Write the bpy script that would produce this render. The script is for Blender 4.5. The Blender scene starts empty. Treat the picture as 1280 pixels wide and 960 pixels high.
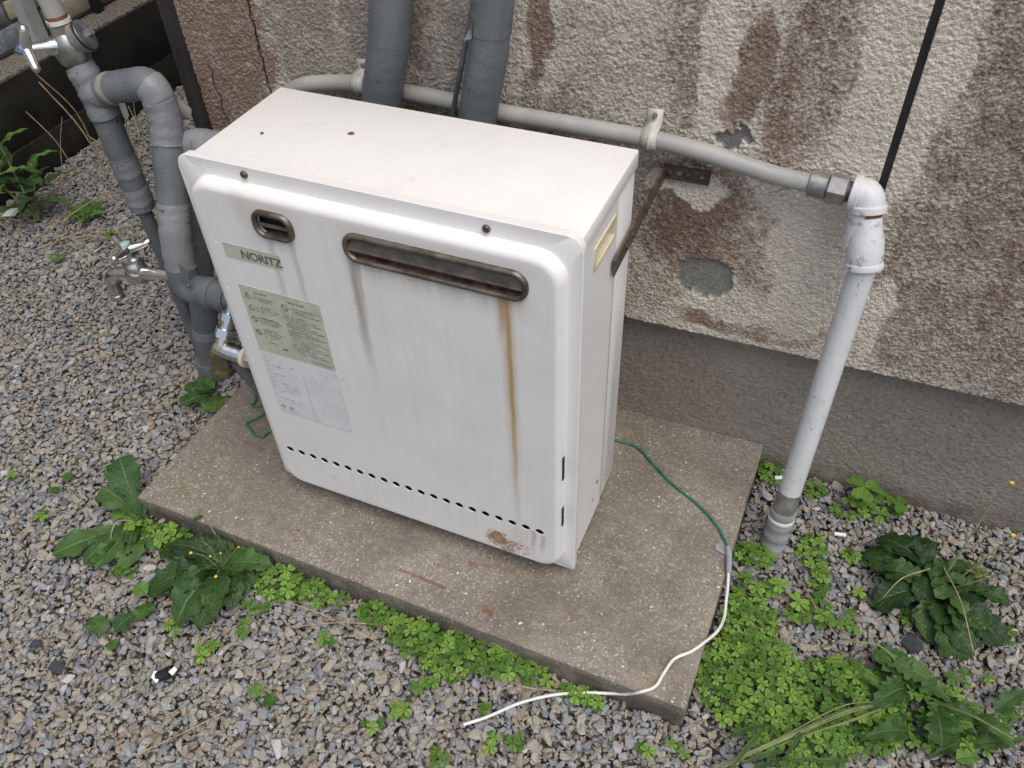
import bpy, bmesh, math, random
import numpy as np
from mathutils import Vector, Matrix, Euler
random.seed(7); rng = np.random.default_rng(7)
S = bpy.context.scene
COL = S.collection
R = math.radians

# ------------------------------------------------------------------ camera
cam = bpy.data.objects.new('camera', bpy.data.cameras.new('camera')); COL.objects.link(cam)
cam.data.sensor_width = 36; cam.data.lens = 1040.96 / 1280 * 36
cam.data.clip_start = .02; cam.data.clip_end = 500
_r = Vector((.92654541, .37453358, -.03518804)); _u = Vector((-.23966194, .65980313, .71219519)); _f = Vector((-.28995819, .65144795, -.701099))
cam.matrix_world = Matrix(((_r.x, _u.x, -_f.x, .74497), (_r.y, _u.y, -_f.y, -.69309), (_r.z, _u.z, -_f.z, 1.10568), (0, 0, 0, 1)))
S.camera = cam
# ------------------------------------------------------------------ sky and sun (bright overcast)
SUN_EL, SUN_AZ = R(66), R(128)          # azimuth clockwise from +y
W = bpy.data.worlds.new('World'); S.world = W; W.use_nodes = True
nt = W.node_tree; bg = nt.nodes['Background']
sky = nt.nodes.new('ShaderNodeTexSky'); sky.sky_type = 'NISHITA'; sky.sun_disc = False
sky.sun_elevation = SUN_EL; sky.sun_rotation = SUN_AZ; sky.air_density = 1.0; sky.dust_density = 4.0; sky.ozone_density = 1.0
nt.links.new(sky.outputs[0], bg.inputs[0]); bg.inputs[1].default_value = .14
sl = bpy.data.lights.new('sun', 'SUN'); sl.energy = 1.5; sl.angle = R(50); sl.color = (1, .972, .932)
sun = bpy.data.objects.new('sun', sl); COL.objects.link(sun)
to = Vector((math.sin(SUN_AZ) * math.cos(SUN_EL), math.cos(SUN_AZ) * math.cos(SUN_EL), math.sin(SUN_EL)))
sun.rotation_euler = to.to_track_quat('Z', 'Y').to_euler(); sun.location = (1, -2, 4)
S.view_settings.view_transform = 'Standard'; S.view_settings.look = 'None'; S.view_settings.gamma = 1
S.view_settings.use_curve_mapping = False; S.view_settings.exposure = 0.22
S.render.engine = 'CYCLES'; S.cycles.use_denoising = True; S.cycles.max_bounces = 5; S.cycles.diffuse_bounces = 3; S.cycles.glossy_bounces = 2

# ------------------------------------------------------------------ node helpers
class X:
    def __init__(s, t, k): s.t = t; s.k = k
    def _m(s, op, o=None, o2=None):
        n = s.t.nodes.new('ShaderNodeMath'); n.operation = op
        for i, v in enumerate((s, o, o2)):
            if v is None: continue
            if isinstance(v, X): s.t.links.new(v.k, n.inputs[i])
            else: n.inputs[i].default_value = v
        return X(s.t, n.outputs[0])
    def __add__(s, o): return s._m('ADD', o)
    def __sub__(s, o): return s._m('SUBTRACT', o)
    def __mul__(s, o): return s._m('MULTIPLY', o)
    def __truediv__(s, o): return s._m('DIVIDE', o)
    def abs(s): return s._m('ABSOLUTE')
    def max(s, o): return s._m('MAXIMUM', o)
    def min(s, o): return s._m('MINIMUM', o)
    def pow(s, o): return s._m('POWER', o)
    def sm(s, a, b, lo=0., hi=1.):                        # smoothstep map (a may exceed b)
        n = s.t.nodes.new('ShaderNodeMapRange'); n.interpolation_type = 'SMOOTHSTEP'
        if a > b: a, b, lo, hi = b, a, hi, lo
        s.t.links.new(s.k, n.inputs[0])
        for i, v in zip((1, 2, 3, 4), (a, b, lo, hi)): n.inputs[i].default_value = v
        return X(s.t, n.outputs[0])
class M:
    def __init__(s, name, rough=.6, metal=0., spec=.5, col=None):
        s.m = bpy.data.materials.new(name); s.m.use_nodes = True; s.t = s.m.node_tree; s.b = s.t.nodes['Principled BSDF']
        s.b.inputs['Roughness'].default_value = rough; s.b.inputs['Metallic'].default_value = metal
        s.b.inputs['Specular IOR Level'].default_value = spec
        if col: s.b.inputs['Base Color'].default_value = (*col, 1)
    def obj(s):
        return s.t.nodes.new('ShaderNodeTexCoord').outputs['Object']
    def geo(s): return s.t.nodes.new('ShaderNodeNewGeometry').outputs['Position']
    def scale(s, v, sc):
        n = s.t.nodes.new('ShaderNodeVectorMath'); n.operation = 'MULTIPLY'; s.t.links.new(v, n.inputs[0]); n.inputs[1].default_value = sc; return n.outputs[0]
    def xyz(s, v):
        n = s.t.nodes.new('ShaderNodeSeparateXYZ'); s.t.links.new(v, n.inputs[0]); return [X(s.t, o) for o in n.outputs]
    def noise(s, v, sc, det=3, rough=.55, dist=0.):
        n = s.t.nodes.new('ShaderNodeTexNoise'); n.inputs['Scale'].default_value = sc; n.inputs['Detail'].default_value = det
        n.inputs['Roughness'].default_value = rough; n.inputs['Distortion'].default_value = dist
        s.t.links.new(v, n.inputs['Vector']); return X(s.t, n.outputs[0])
    def vor(s, v, sc, out='Distance', feat='F1'):
        n = s.t.nodes.new('ShaderNodeTexVoronoi'); n.feature = feat; n.inputs['Scale'].default_value = sc; s.t.links.new(v, n.inputs['Vector'])
        o = n.outputs[out]; return X(s.t, o)
    def attr(s, name, out='Fac', typ='GEOMETRY'):
        n = s.t.nodes.new('ShaderNodeAttribute'); n.attribute_name = name; n.attribute_type = typ; return n.outputs[out]
    def rgb(s, c):
        n = s.t.nodes.new('ShaderNodeRGB'); n.outputs[0].default_value = (*c, 1); return n.outputs[0]
    def mix(s, f, a, b, mode='MIX'):
        n = s.t.nodes.new('ShaderNodeMix'); n.data_type = 'RGBA'; n.blend_type = mode
        if isinstance(f, X): s.t.links.new(f.k, n.inputs[0])
        else: n.inputs[0].default_value = f
        for i, v in ((6, a), (7, b)):
            if isinstance(v, tuple): n.inputs[i].default_value = (*v, 1)
            else: s.t.links.new(v, n.inputs[i])
        return n.outputs[2]
    def ramp(s, f, stops, const=False):
        n = s.t.nodes.new('ShaderNodeValToRGB'); r = n.color_ramp
        if const: r.interpolation = 'CONSTANT'
        while len(r.elements) < len(stops): r.elements.new(.5)
        for e, (p, c) in zip(r.elements, stops): e.position = p; e.color = (*c, 1)
        s.t.links.new(f.k if isinstance(f, X) else f, n.inputs[0]); return n.outputs[0]
    def rnd(s): return X(s.t, s.t.nodes.new('ShaderNodeObjectInfo').outputs['Random'])
    def color(s, c): s.t.links.new(c, s.b.inputs['Base Color'])
    def rough(s, x): s.t.links.new(x.k, s.b.inputs['Roughness'])
    def bump(s, h, dist=.001, strength=1.):
        n = s.t.nodes.new('ShaderNodeBump'); n.inputs['Distance'].default_value = dist; n.inputs['Strength'].default_value = strength
        s.t.links.new(h.k, n.inputs['Height']); s.t.links.new(n.outputs[0], s.b.inputs['Normal'])

# ------------------------------------------------------------------ materials
def simple(name, col, rough=.6, metal=0., var=.25, sc=40., bump=0., spec=.5):
    m = M(name, rough, metal, spec); v = m.obj(); n = m.noise(v, sc, 4)
    c2 = tuple(x * (1 - var) for x in col); c1 = tuple(min(1, x * (1 + var * .6)) for x in col)
    m.color(m.mix(n.sm(.3, .7), c2, c1))
    m.rough(n.sm(.2, .8, max(.02, rough - .1), min(1, rough + .1)))
    if bump: m.bump(m.noise(v, sc * 3, 3), bump)
    return m.m
MAT = {}
def heater_paint(cover):
    m = M('cover_enamel' if cover else 'case_enamel', .38); v = m.obj(); x, y, z = m.xyz(v)
    if cover: x = (x + .00817) * .98936; z = (z + .01189) * .98936; y = y - .007
    big = m.noise(v, 9, 3); fine = m.noise(v, 120, 3)
    wob = m.noise(m.scale(v, (6, 6, 14)), 1.0, 3)
    strk = m.noise(m.scale(v, (90, 90, 3.)), 1.0, 4)
    c = m.mix(big.sm(.35, .75), (.80, .795, .78), (.755, .745, .72)); c = m.mix(strk.sm(.5, .75) * .05, c, (.45, .40, .32))
    if cover:
        def streak(x0, w, z1, z0, s, ws=.016, pw=1.0):
            xx = (x + (wob - .5) * ws - x0).abs()
            return xx.sm(w, w * .15) * z.sm(z0, z0 + (z1 - z0) * .75) * z.sm(z1 + .004, z1 - .002) * s
        front = y.sm(-.018, -.024)
        g = streak(.1365, .008, .536, .36, .40).max(streak(.168, .007, .536, .33, .45)).max(streak(.2515, .011, .533, .30, .75)).max(streak(.258, .005, .533, .40, .6)).max(streak(.105, .02, .59, .47, .18))
        g = g.max(streak(.45, .03, .10, .03, .22)).max(streak(.474, .007, .105, .04, .5)).max(streak(.49, .006, .10, .045, .45))
        for k in range(5, 19): g = g.max(streak(.055 + .0215 * k + .003, .006, .103, .03, .03 + .012 * (k % 4)))
        c = m.mix(g * strk.sm(.2, .65, .55, 1.), c, (.30, .25, .19))
        halo = (z.sm(.49, .53) * z.sm(.545, .535) * x.sm(.23, .26) * x.sm(.495, .46)) * strk.sm(.25, .7)
        halo = halo.max(z.sm(.59, .57) * z.sm(.545, .565) * x.sm(.225, .26) * x.sm(.5, .46) * .35)
        halo = halo.max(z.sm(.59, .575) * z.sm(.53, .56) * x.sm(.09, .12) * x.sm(.2, .17) * .4)
        c = m.mix(halo * .55, c, (.50, .42, .28))
        r = streak(.4515, .013, .533, .10, .50, .006).max(streak(.4520, .0065, .531, .02, .90, .006)).max(streak(.447, .013, .533, .43, .75, .008))
        c = m.mix(r * strk.sm(.15, .6, .6, 1.) * front, c, (.42, .255, .07))
        def spots(x0, x1, z0, z1, th):
            n = m.noise(v, 190, 4, .7)
            dx = (x - (x0 + x1) / 2) / ((x1 - x0) / 2); dz = (z - (z0 + z1) / 2) / ((z1 - z0) / 2); rad = dx * dx + dz * dz + (m.noise(v, 60, 3) - .5) * 1.6
            return (n - rad * .16).sm(th - .06, th + .16)
        sp = spots(.396, .470, .026, .072, .42).max(spots(.400, .434, .040, .074, .27)).max(spots(.09, .112, .06, .088, .58)).max(spots(.118, .142, .058, .08, .56)).max(spots(.30, .335, .085, .118, .62))
        c = m.mix(sp * .9, c, m.mix(m.noise(v, 160, 3).sm(.4, .6), (.40, .215, .08), (.24, .10, .03)))
    else:
        top = z.sm(.594, .599)
        d = m.noise(v, 18, 5, .7).sm(.60, .78)
        c = m.mix(d * top * .35, c, (.42, .36, .26))
        dots = m.vor(v, 95).sm(.10, .04) * m.noise(v, 14, 2).sm(.60, .70)
        c = m.mix(dots * .8, c, (.20, .15, .10))
        side = x.sm(.515, .52)
        s1 = (y - .1445 + (wob - .5) * .006).abs().sm(.008, .001) * z.sm(.49, .47) * strk.sm(.2, .6, .4, 1.)
        s2 = (y - .185 + (wob - .5) * .02).abs().sm(.03, .002) * z.sm(.5, .2) * strk.sm(.3, .7)
        c = m.mix((s1 * .75).max(s2 * .4) * side, c, (.33, .26, .18))
    m.color(c); m.rough(big.sm(.3, .7, .32, .5)); m.bump(m.noise(v, 300, 2), .00012)
    return m.m
MAT['cover'] = heater_paint(True); MAT['case'] = heater_paint(False)
MAT['dark'] = simple('dark_interior', (.012, .011, .010), .8)
MAT['vent'] = simple('weathered_vent_metal', (.175, .150, .125), .42, .7, .35, 60)
MAT['vent_rust'] = simple('rusty_louvre_metal', (.15, .085, .06), .5, .5, .5, 80)
MAT['screw'] = simple('dark_screw', (.14, .105, .08), .5, .6, .4, 200)
MAT['cream'] = simple('cream_plastic', (.66, .59, .43), .45, 0, .12, 30)
def sticker_mat():
    m = M('aged_olive_label', .55); v = m.obj(); x, y, z = m.xyz(v); n = m.noise(v, 60, 5, .65); n2 = m.noise(v, 22, 3)
    c = m.mix(n.sm(.35, .68), (.56, .555, .48), (.46, .465, .36)); c = m.mix(n2.sm(.5, .72) * .5, c, (.33, .345, .21)); m.color(c); return m.m
MAT['olive'] = sticker_mat()
MAT['white_label'] = simple('faded_white_label', (.72, .73, .74), .5, 0, .06, 30)
MAT['print'] = simple('faded_print', (.15, .155, .135), .6, 0, .5, 300)
MAT['print_faint'] = simple('faint_print', (.40, .40, .40), .6, 0, .3, 300)
def concrete_mat():
    m = M('speckled_concrete', .85, 0, .3); v = m.geo(); x, y, z = m.xyz(v)
    n1 = m.noise(v, 5, 4); n2 = m.noise(v, 60, 4, .7); n3 = m.noise(v, 260, 3, .7)
    c = m.mix(n1.sm(.3, .7), (.198, .172, .139), (.265, .237, .197))
    c = m.mix(n2.sm(.3, .7), m.mix(.35, c, (.10, .085, .07)), c)
    c = m.mix(n3.sm(.52, .68) * .9, c, (.42, .38, .32)); c = m.mix(n3.sm(.42, .28) * .7, c, (.055, .05, .045))
    vc = m.vor(v, 210); sel = m.noise(v, 130, 1).sm(.54, .58)
    c = m.mix(vc.sm(.30, .2) * sel, c, (.52, .49, .43))
    vw = m.vor(v, 75).sm(.15, .11) * m.noise(v, 37, 1).sm(.56, .60); c = m.mix(vw, c, (.75, .74, .70))
    # damp and grime blotches spread at random over the whole slab
    st = m.noise(v, 6, 4, .6).sm(.40, .70)
    c = m.mix(st * .55, c, (.11, .095, .078)); fl = m.noise(v, 22, 4, .7).sm(.55, .72); c = m.mix(fl * .3, c, (.36, .31, .25))
    pale = m.noise(v, 8, 3).sm(.55, .7) * y.sm(-.04, -.10); c = m.mix(pale * .5, c, (.33, .28, .22))
    wob = m.noise(v, 40, 3)
    def rust(ax, ay, bx, by, w, s, th=.4):
        L = math.hypot(bx - ax, by - ay); dx, dy = (bx - ax) / L, (by - ay) / L
        t = (x - ax) * dx + (y - ay) * dy; d = ((x - ax) * (-dy) + (y - ay) * dx + (wob - .5) * .006).abs()
        return d.sm(w, w * .3) * t.sm(-.004, .004) * t.sm(L + .004, L - .004) * wob.sm(th - .1, th + .1) * s
    r = rust(.255, -.092, .348, -.097, .003, .95, .42).max(rust(.30, -.094, .35, -.098, .0035, 1., .3)).max(rust(.418, -.108, .436, -.113, .008, .9, .35)).max(rust(.525, .33, .56, .28, .003, .6)).max(rust(.36, -.045, .44, -.03, .007, .6, .5)).max(rust(.07, -.083, .078, -.088, .003, .9, .3)).max(rust(.5, -.05, .56, -.07, .01, .4, .52))
    c = m.mix(r * .85, c, (.18, .075, .04))
    moss = z.sm(-.032, -.05) * m.noise(v, 30, 3).sm(.3, .6); c = m.mix(moss * .6, c, (.06, .058, .042))
    m.color(c); m.bump(n3 * .6 + n2 * .6 + vc * .4, .0012); return m.m
MAT['concrete'] = concrete_mat()
def stucco_mat():
    m = M('stained_sprayed_stucco', .9, 0, .25); v = m.geo(); x, y, z = m.xyz(v)
    ch = m.t.nodes.new('ShaderNodeSeparateColor'); m.t.links.new(m.attr('stain', 'Color'), ch.inputs[0])
    b, g, p = [X(m.t, o) for o in ch.outputs]
    h = X(m.t, m.attr('grain', 'Fac'))
    n1 = m.noise(v, 22, 4, .65); n2 = m.noise(v, 110, 4, .7); n3 = m.noise(v, 420, 2)
    c = m.mix(n1.sm(.3, .7), (.60, .545, .45), (.69, .635, .535))
    c = m.mix(n2.sm(.38, .25) * .35, c, (.22, .19, .16))
    gf = (g + (n2 - .5) * .55 + (n1 - .5) * .9 - (h - .5) * .30).sm(.0, .95)
    c = m.mix(gf * .80, c, m.mix(n2.sm(.3, .7), (.165, .147, .124), (.285, .256, .215)))
    bf = (b + (n2 - .5) * .6 + (n1 - .5) * .9 - (h - .5) * .35).sm(.02, 1.0)
    c = m.mix(bf * .86, c, m.mix(n1.sm(.35, .7), (.165, .098, .066), (.255, .168, .120)))
    dk = (bf * gf) * n2.sm(.45, .65); c = m.mix(dk * .6, c, (.055, .045, .04))
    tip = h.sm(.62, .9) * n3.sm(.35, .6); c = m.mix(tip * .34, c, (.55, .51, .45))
    pit = h.sm(.30, .08); c = m.mix(pit * .28, c, (.09, .07, .058))  # pit shade and bright tips of the grain painted into the colour
    c = m.mix(p.sm(.35, .6), c, m.mix(n2.sm(.3, .7), (.175, .175, .16), (.27, .27, .25)))
    vb = m.vor(v, 330); m.color(c); m.bump(n2 * .5 + n3 * .3 - vb * .8, .0013); return m.m
MAT['stucco'] = stucco_mat()
def found_mat():
    m = M('rough_grey_render', .92, 0, .2); v = m.geo(); x, y, z = m.xyz(v); n1 = m.noise(v, 5, 3); n2 = m.noise(v, 150, 4, .7); h = X(m.t, m.attr('grain', 'Fac'))
    c = m.mix(n1.sm(.3, .7), (.235, .207, .172), (.295, .265, .224)); c = m.mix(n2.sm(.5, .75) * .6, c, (.38, .35, .305)); c = m.mix(n2.sm(.45, .3) * .6, c, (.07, .062, .054))
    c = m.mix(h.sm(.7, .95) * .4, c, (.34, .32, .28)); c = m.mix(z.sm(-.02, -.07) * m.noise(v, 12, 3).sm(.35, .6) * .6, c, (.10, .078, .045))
    m.color(c); m.bump(n2, .0012); return m.m
MAT['found'] = found_mat()
def stone_mat():
    m = M('crushed_stone', .75, 0, .3); v = m.obj(); r = m.rnd(); x, y, z = m.xyz(m.geo())
    base = m.ramp(r, [(0, (.165, .188, .215)), (.12, (.235, .25, .265)), (.26, (.325, .30, .25)), (.38, (.285, .245, .178)), (.48, (.335, .328, .305)), (.57, (.235, .20, .15)), (.64, (.25, .265, .282)), (.76, (.30, .258, .19)), (.85, (.11, .122, .14)), (.88, (.30, .287, .25)), (.95, (.45, .445, .43)), (.97, (.25, .19, .138))], True)
    n = m.noise(v, 4.2, 4, .75); n2 = m.noise(m.geo(), 360, 3, .75)
    c = m.mix(n.sm(.40, .62) * .65, base, m.mix(.5, base, (.40, .385, .36))); c = m.mix(n.sm(.45, .32) * .5, c, m.mix(.6, base, (.08, .08, .085))); c = m.mix(n2.sm(.56, .70) * .45, c, (.42, .405, .375)); c = m.mix(n2.sm(.44, .32) * .55, c, (.06, .056, .05))
    m.color(c); m.bump(n, .0012); return m.m
MAT['stone'] = stone_mat()
def ground_mat():
    m = M('gritty_soil', .95, 0, .2); v = m.geo(); n = m.noise(v, 40, 4); vc = m.vor(v, 75, 'Color'); vd = m.vor(v, 75)
    c = m.ramp(vc, [(0, (.09, .085, .08)), (.35, (.17, .145, .115)), (.6, (.13, .13, .13)), (.85, (.22, .195, .16))]); c = m.mix(vd.sm(.4, .75), c, (.02, .018, .015)); c = m.mix(n.sm(.3, .7) * .4, c, (.06, .05, .04))
    m.color(c); m.bump(vd * -1., .006); return m.m
MAT['ground'] = ground_mat()
def leaf_mat(name, c1, c2, rib, rough=.5, wr=0.):
    m = M(name, rough, 0, .35); v = m.geo(); n = m.noise(v, 45, 3); lv = X(m.t, m.attr('lv', 'Fac')); lt = X(m.t, m.attr('lt', 'Fac')); rr = X(m.t, m.attr('lr', 'Fac'))
    c = m.mix((n * .5 + rr * .6).sm(.25, .8), c1, c2)
    vein = ((lt * 7. + lv * -2.2)._m('FRACT') - .5).abs().sm(.10, .0) * .35
    c = m.mix(lv.sm(.10, .02).max(vein) * .7, c, rib)
    n3 = m.noise(v, 160, 3); c = m.mix(n3.sm(.66, .75) * .4, c, (.20, .17, .06))
    m.color(c)
    m.bump(lv.sm(.12, .0) * -1. + vein * -1.2 + m.noise(v, 140, 2) * (.6 + wr), .0012)
    tr = m.t.nodes.new('ShaderNodeBsdfTranslucent'); m.t.links.new(c, tr.inputs[0]); mx = m.t.nodes.new('ShaderNodeMixShader'); mx.inputs[0].default_value = .22
    out = m.t.nodes['Material Output']; m.t.links.new(m.b.outputs[0], mx.inputs[1]); m.t.links.new(tr.outputs[0], mx.inputs[2]); m.t.links.new(mx.outputs[0], out.inputs[0]); return m.m
MAT['clover'] = leaf_mat('clover_leaf', (.080, .180, .026), (.215, .375, .062), (.21, .36, .08), .6)
MAT['leaf_dark'] = leaf_mat('dark_weed_leaf', (.018, .050, .014), (.050, .108, .027), (.075, .135, .045), .46, 1.6)
MAT['leaf_mid'] = leaf_mat('mid_weed_leaf', (.034, .090, .022), (.072, .150, .038), (.16, .24, .10), .5)
MAT['leaf_young'] = leaf_mat('young_weed_leaf', (.05, .125, .022), (.13, .25, .05), (.16, .28, .08), .5)
MAT['stem'] = simple('green_stem', (.16, .20, .07), .6, 0, .3, 60)
MAT['dry'] = simple('dry_straw', (.36, .28, .17), .8, 0, .35, 60)
MAT['yellow'] = simple('yellow_petal', (.75, .50, .03), .6, 0, .15, 60)
def tape_mat(name, c1, c2, rough):
    m = M(name, rough, 0, .4); v = m.obj(); n = m.noise(v, 14, 3); n2 = m.noise(v, 130, 3, .6); w = m.noise(v, 55, 4, .6, 1.2)
    c = m.mix(n.sm(.3, .7), c1, c2); c = m.mix(n2.sm(.62, .72) * .35, c, (.22, .22, .21)); c = m.mix(m.noise(v, 75, 2).sm(.70, .74) * .8, c, (.03, .03, .03))
    m.color(c); m.rough(n.sm(.3, .7, rough - .08, rough + .12)); m.bump(w * .8 + n2 * .3, .0014); return m.m
MAT['lagging'] = tape_mat('grey_pipe_lagging', (.115, .130, .140), (.155, .168, .178), .46)
MAT['tape'] = tape_mat('grey_vinyl_tape', (.18, .19, .20), (.24, .25, .262), .34)
MAT['pvc'] = simple('grey_pvc', (.125, .145, .155), .42, 0, .18, 25, .0003)
MAT['dirty_tape'] = tape_mat('dirty_tape', (.22, .215, .18), (.30, .29, .24), .5)
MAT['chrome'] = simple('worn_chrome', (.78, .78, .78), .27, 1., .2, 40)
MAT['cast'] = simple('dull_plated_brass', (.36, .355, .34), .38, .85, .3, 50, .0004)
MAT['olive_brass'] = simple('tarnished_brass', (.15, .135, .08), .5, .5, .35, 60, .0004)
MAT['blue'] = simple('blue_plastic', (.10, .25, .50), .4)
MAT['green_plastic'] = simple('pale_green_plastic', (.35, .50, .42), .4)
MAT['rust'] = simple('rust', (.20, .075, .03), .85, 0, .5, 120, .0006)
def white_pipe():
    m = M('chipped_white_paint', .45); v = m.geo(); n = m.noise(v, 60, 5, .7); n2 = m.noise(m.scale(v, (1, 1, .35)), 130, 4, .7); n1 = m.noise(v, 6, 2); n5 = m.noise(v, 45, 5, .75)
    c = m.mix(n1.sm(.3, .7), (.60, .615, .62), (.68, .69, .685)); c = m.mix(n2.sm(.63, .66) * n.sm(.48, .56), c, (.20, .205, .21)); c = m.mix(n5.sm(.58, .64) * m.xyz(v)[2].sm(.30, .47), c, (.34, .355, .37)); c = m.mix(n.sm(.5, .75) * .35, c, (.42, .40, .34))
    m.color(c); m.bump(n2, .0005); return m.m
MAT['white_paint'] = white_pipe()
MAT['galv'] = simple('galvanised_fitting', (.33, .33, .32), .5, .55, .3, 70, .0004)
MAT['zinc_wrap'] = tape_mat('grey_wrap', (.24, .245, .245), (.36, .36, .355), .45)
MAT['conduit'] = simple('pale_conduit', (.37, .37, .35), .5, 0, .12, 18)
MAT['strap'] = simple('cream_strap', (.52, .51, .46), .45, 0, .1, 30)
def steel():
    m = M('rusty_steel', .55, .45); v = m.obj(); n = m.noise(v, 50, 4, .65); c = m.mix(n.sm(.35, .65), (.15, .125, .105), (.085, .055, .04)); m.color(c); m.bump(n, .0005); return m.m
MAT['steel'] = steel()
MAT['cable'] = simple('grey_cable', (.11, .12, .13), .5)
MAT['wire_green'] = simple('green_wire', (.02, .17, .10), .4)
MAT['wire_white'] = simple('white_wire', (.72, .71, .66), .45, 0, .12)
MAT['sleeve'] = simple('grey_sleeve', (.30, .31, .33), .35)
MAT['downpipe'] = simple('brown_black_downpipe', (.040, .036, .036), .4, 0, .2, 12)
MAT['joint'] = simple('black_sealant', (.018, .018, .020), .45)
def block_mat():
    m = M('blackened_concrete', .95, 0, .2); v = m.geo(); x, y, z = m.xyz(v); n = m.noise(v, 9, 4); n2 = m.noise(v, 120, 4, .7)
    c = m.mix(n.sm(.3, .7), (.014, .0125, .011), (.034, .031, .026)); c = m.mix(n2.sm(.62, .75) * .6, c, (.09, .085, .075))
    c = m.mix(z.sm(.188, .197) * n2.sm(.3, .6), c, (.22, .205, .17)); m.color(c); m.bump(n2, .002); return m.m
MAT['block'] = block_mat()
MAT['mortar'] = simple('pale_mortar', (.10, .093, .08), .9, 0, .5, 60)
MAT['side_grey'] = simple('grey_siding', (.24, .27, .30), .85, 0, .3, 60, .002)
MAT['side_cream'] = simple('cream_siding', (.42, .39, .31), .85, 0, .2, 40, .001)
MAT['white_post'] = simple('pale_grey_plastic', (.42, .44, .44), .45, 0, .1)
MAT['slate'] = simple('dark_slate', (.055, .065, .075), .7, 0, .35, 60, .001)
MAT['grit'] = simple('pale_grit', (.50, .48, .43), .8, 0, .5, 300)
MAT['white_plastic'] = simple('white_plastic', (.78, .78, .76), .4, 0, .05)
MAT['black_plastic'] = simple('black_plastic', (.015, .015, .018), .4)

# ------------------------------------------------------------------ mesh helpers
def link(o, parent=None):
    COL.objects.link(o)
    if parent is not None: o.parent = parent
    return o
def tag(o, label=None, cat=None, group=None, kind=None):
    if label: o['label'] = label
    if cat: o['category'] = cat
    if group: o['group'] = group
    if kind: o['kind'] = kind
    return o
def empty(name, loc=(0, 0, 0), rz=0.):
    o = bpy.data.objects.new(name, None); o.location = loc; o.rotation_euler = (0, 0, rz); o.empty_display_size = .05
    return link(o)
class MB:
    def __init__(s): s.v = []; s.f = []
    def add(s, vs, fs):
        b = len(s.v); s.v += [tuple(x) for x in vs]; s.f += [tuple(b + i for i in f) for f in fs]; return s
    def box(s, x0, x1, y0, y1, z0, z1):
        return s.add([(x0, y0, z0), (x1, y0, z0), (x1, y1, z0), (x0, y1, z0), (x0, y0, z1), (x1, y0, z1), (x1, y1, z1), (x0, y1, z1)],
                     [(0, 3, 2, 1), (4, 5, 6, 7), (0, 1, 5, 4), (1, 2, 6, 5), (2, 3, 7, 6), (3, 0, 4, 7)])
    def tube(s, pts, rad, seg=16, cap=True, wr=0., phase=0., hel=0., pitch=.019):
        P = [Vector(p) for p in pts]; n = len(P); rad = rad if hasattr(rad, '__len__') else [rad] * n
        T = [(P[min(i + 1, n - 1)] - P[max(i - 1, 0)]) for i in range(n)]
        for i in range(n):
            if T[i].length < 1e-9: T[i] = T[i - 1] if i else P[-1] - P[0]
        T = [t.normalized() for t in T]; arc = [0.]
        for i in range(1, n): arc.append(arc[-1] + (P[i] - P[i - 1]).length)
        a = Vector((0, 0, 1)) if abs(T[0].z) < .9 else Vector((1, 0, 0)); N = (a - T[0] * a.dot(T[0])).normalized(); b0 = len(s.v)
        for i in range(n):
            N = (N - T[i] * N.dot(T[i])).normalized(); B = T[i].cross(N)
            for k in range(seg):
                th = 2 * math.pi * k / seg + phase; r = rad[i] * (1 + (random.uniform(-wr, wr) if wr else 0))
                if hel: r *= 1 + hel * (((arc[i] / pitch + k / seg) % 1.) - .5) + hel * .5 * math.sin(arc[i] * 700 + 3 * math.sin(th * 2 + arc[i] * 90))
                s.v.append(tuple(P[i] + N * (math.cos(th) * r) + B * (math.sin(th) * r)))
        for i in range(n - 1):
            for k in range(seg):
                k2 = (k + 1) % seg; s.f.append((b0 + i * seg + k, b0 + i * seg + k2, b0 + (i + 1) * seg + k2, b0 + (i + 1) * seg + k))
        if cap: s.f.append(tuple(b0 + k for k in range(seg))[::-1]); s.f.append(tuple(b0 + (n - 1) * seg + k for k in range(seg)))
        return s
    def build(s, name, mat, parent=None, smooth=35, bevel=0.):
        me = bpy.data.meshes.new(name); me.from_pydata(s.v, [], s.f); 
        if bevel:
            bm = bmesh.new(); bm.from_mesh(me)
            es = [e for e in bm.edges if len(e.link_faces) == 2 and e.calc_face_angle(0) > R(35)]
            bmesh.ops.bevel(bm, geom=es, offset=bevel, segments=2, affect='EDGES', profile=.5, clamp_overlap=True); bm.to_mesh(me); bm.free()
        me.materials.append(MAT[mat] if isinstance(mat, str) else mat)
        if smooth:
            me.polygons.foreach_set('use_smooth', [True] * len(me.polygons)); me.set_sharp_from_angle(angle=R(smooth))
        me.update(); o = bpy.data.objects.new(name, me); return link(o, parent)
def curve(pts, n=8):                                        # Catmull-Rom through points
    P = [Vector(p) for p in pts]; P = [P[0] * 2 - P[1]] + P + [P[-1] * 2 - P[-2]]; out = []
    for i in range(1, len(P) - 2):
        for k in range(n):
            t = k / n; a, b, c, d = P[i - 1:i + 3]
            out.append(.5 * ((2 * b) + (c - a) * t + (2 * a - 5 * b + 4 * c - d) * t * t + (3 * b - a - 3 * c + d) * t ** 3))
    return out + [P[-2]]
def bend(pts, r, n=7):                                      # polyline with rounded corners
    P = [Vector(p) for p in pts]; out = [P[0]]
    for i in range(1, len(P) - 1):
        a = (P[i - 1] - P[i]); b = (P[i + 1] - P[i]); d = min(r, a.length * .49, b.length * .49); A = P[i] + a.normalized() * d; B = P[i] + b.normalized() * d
        for k in range(n + 1):
            t = k / n; out.append(A * (1 - t) ** 2 + P[i] * 2 * t * (1 - t) + B * t * t)
    return out + [P[-1]]
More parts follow.
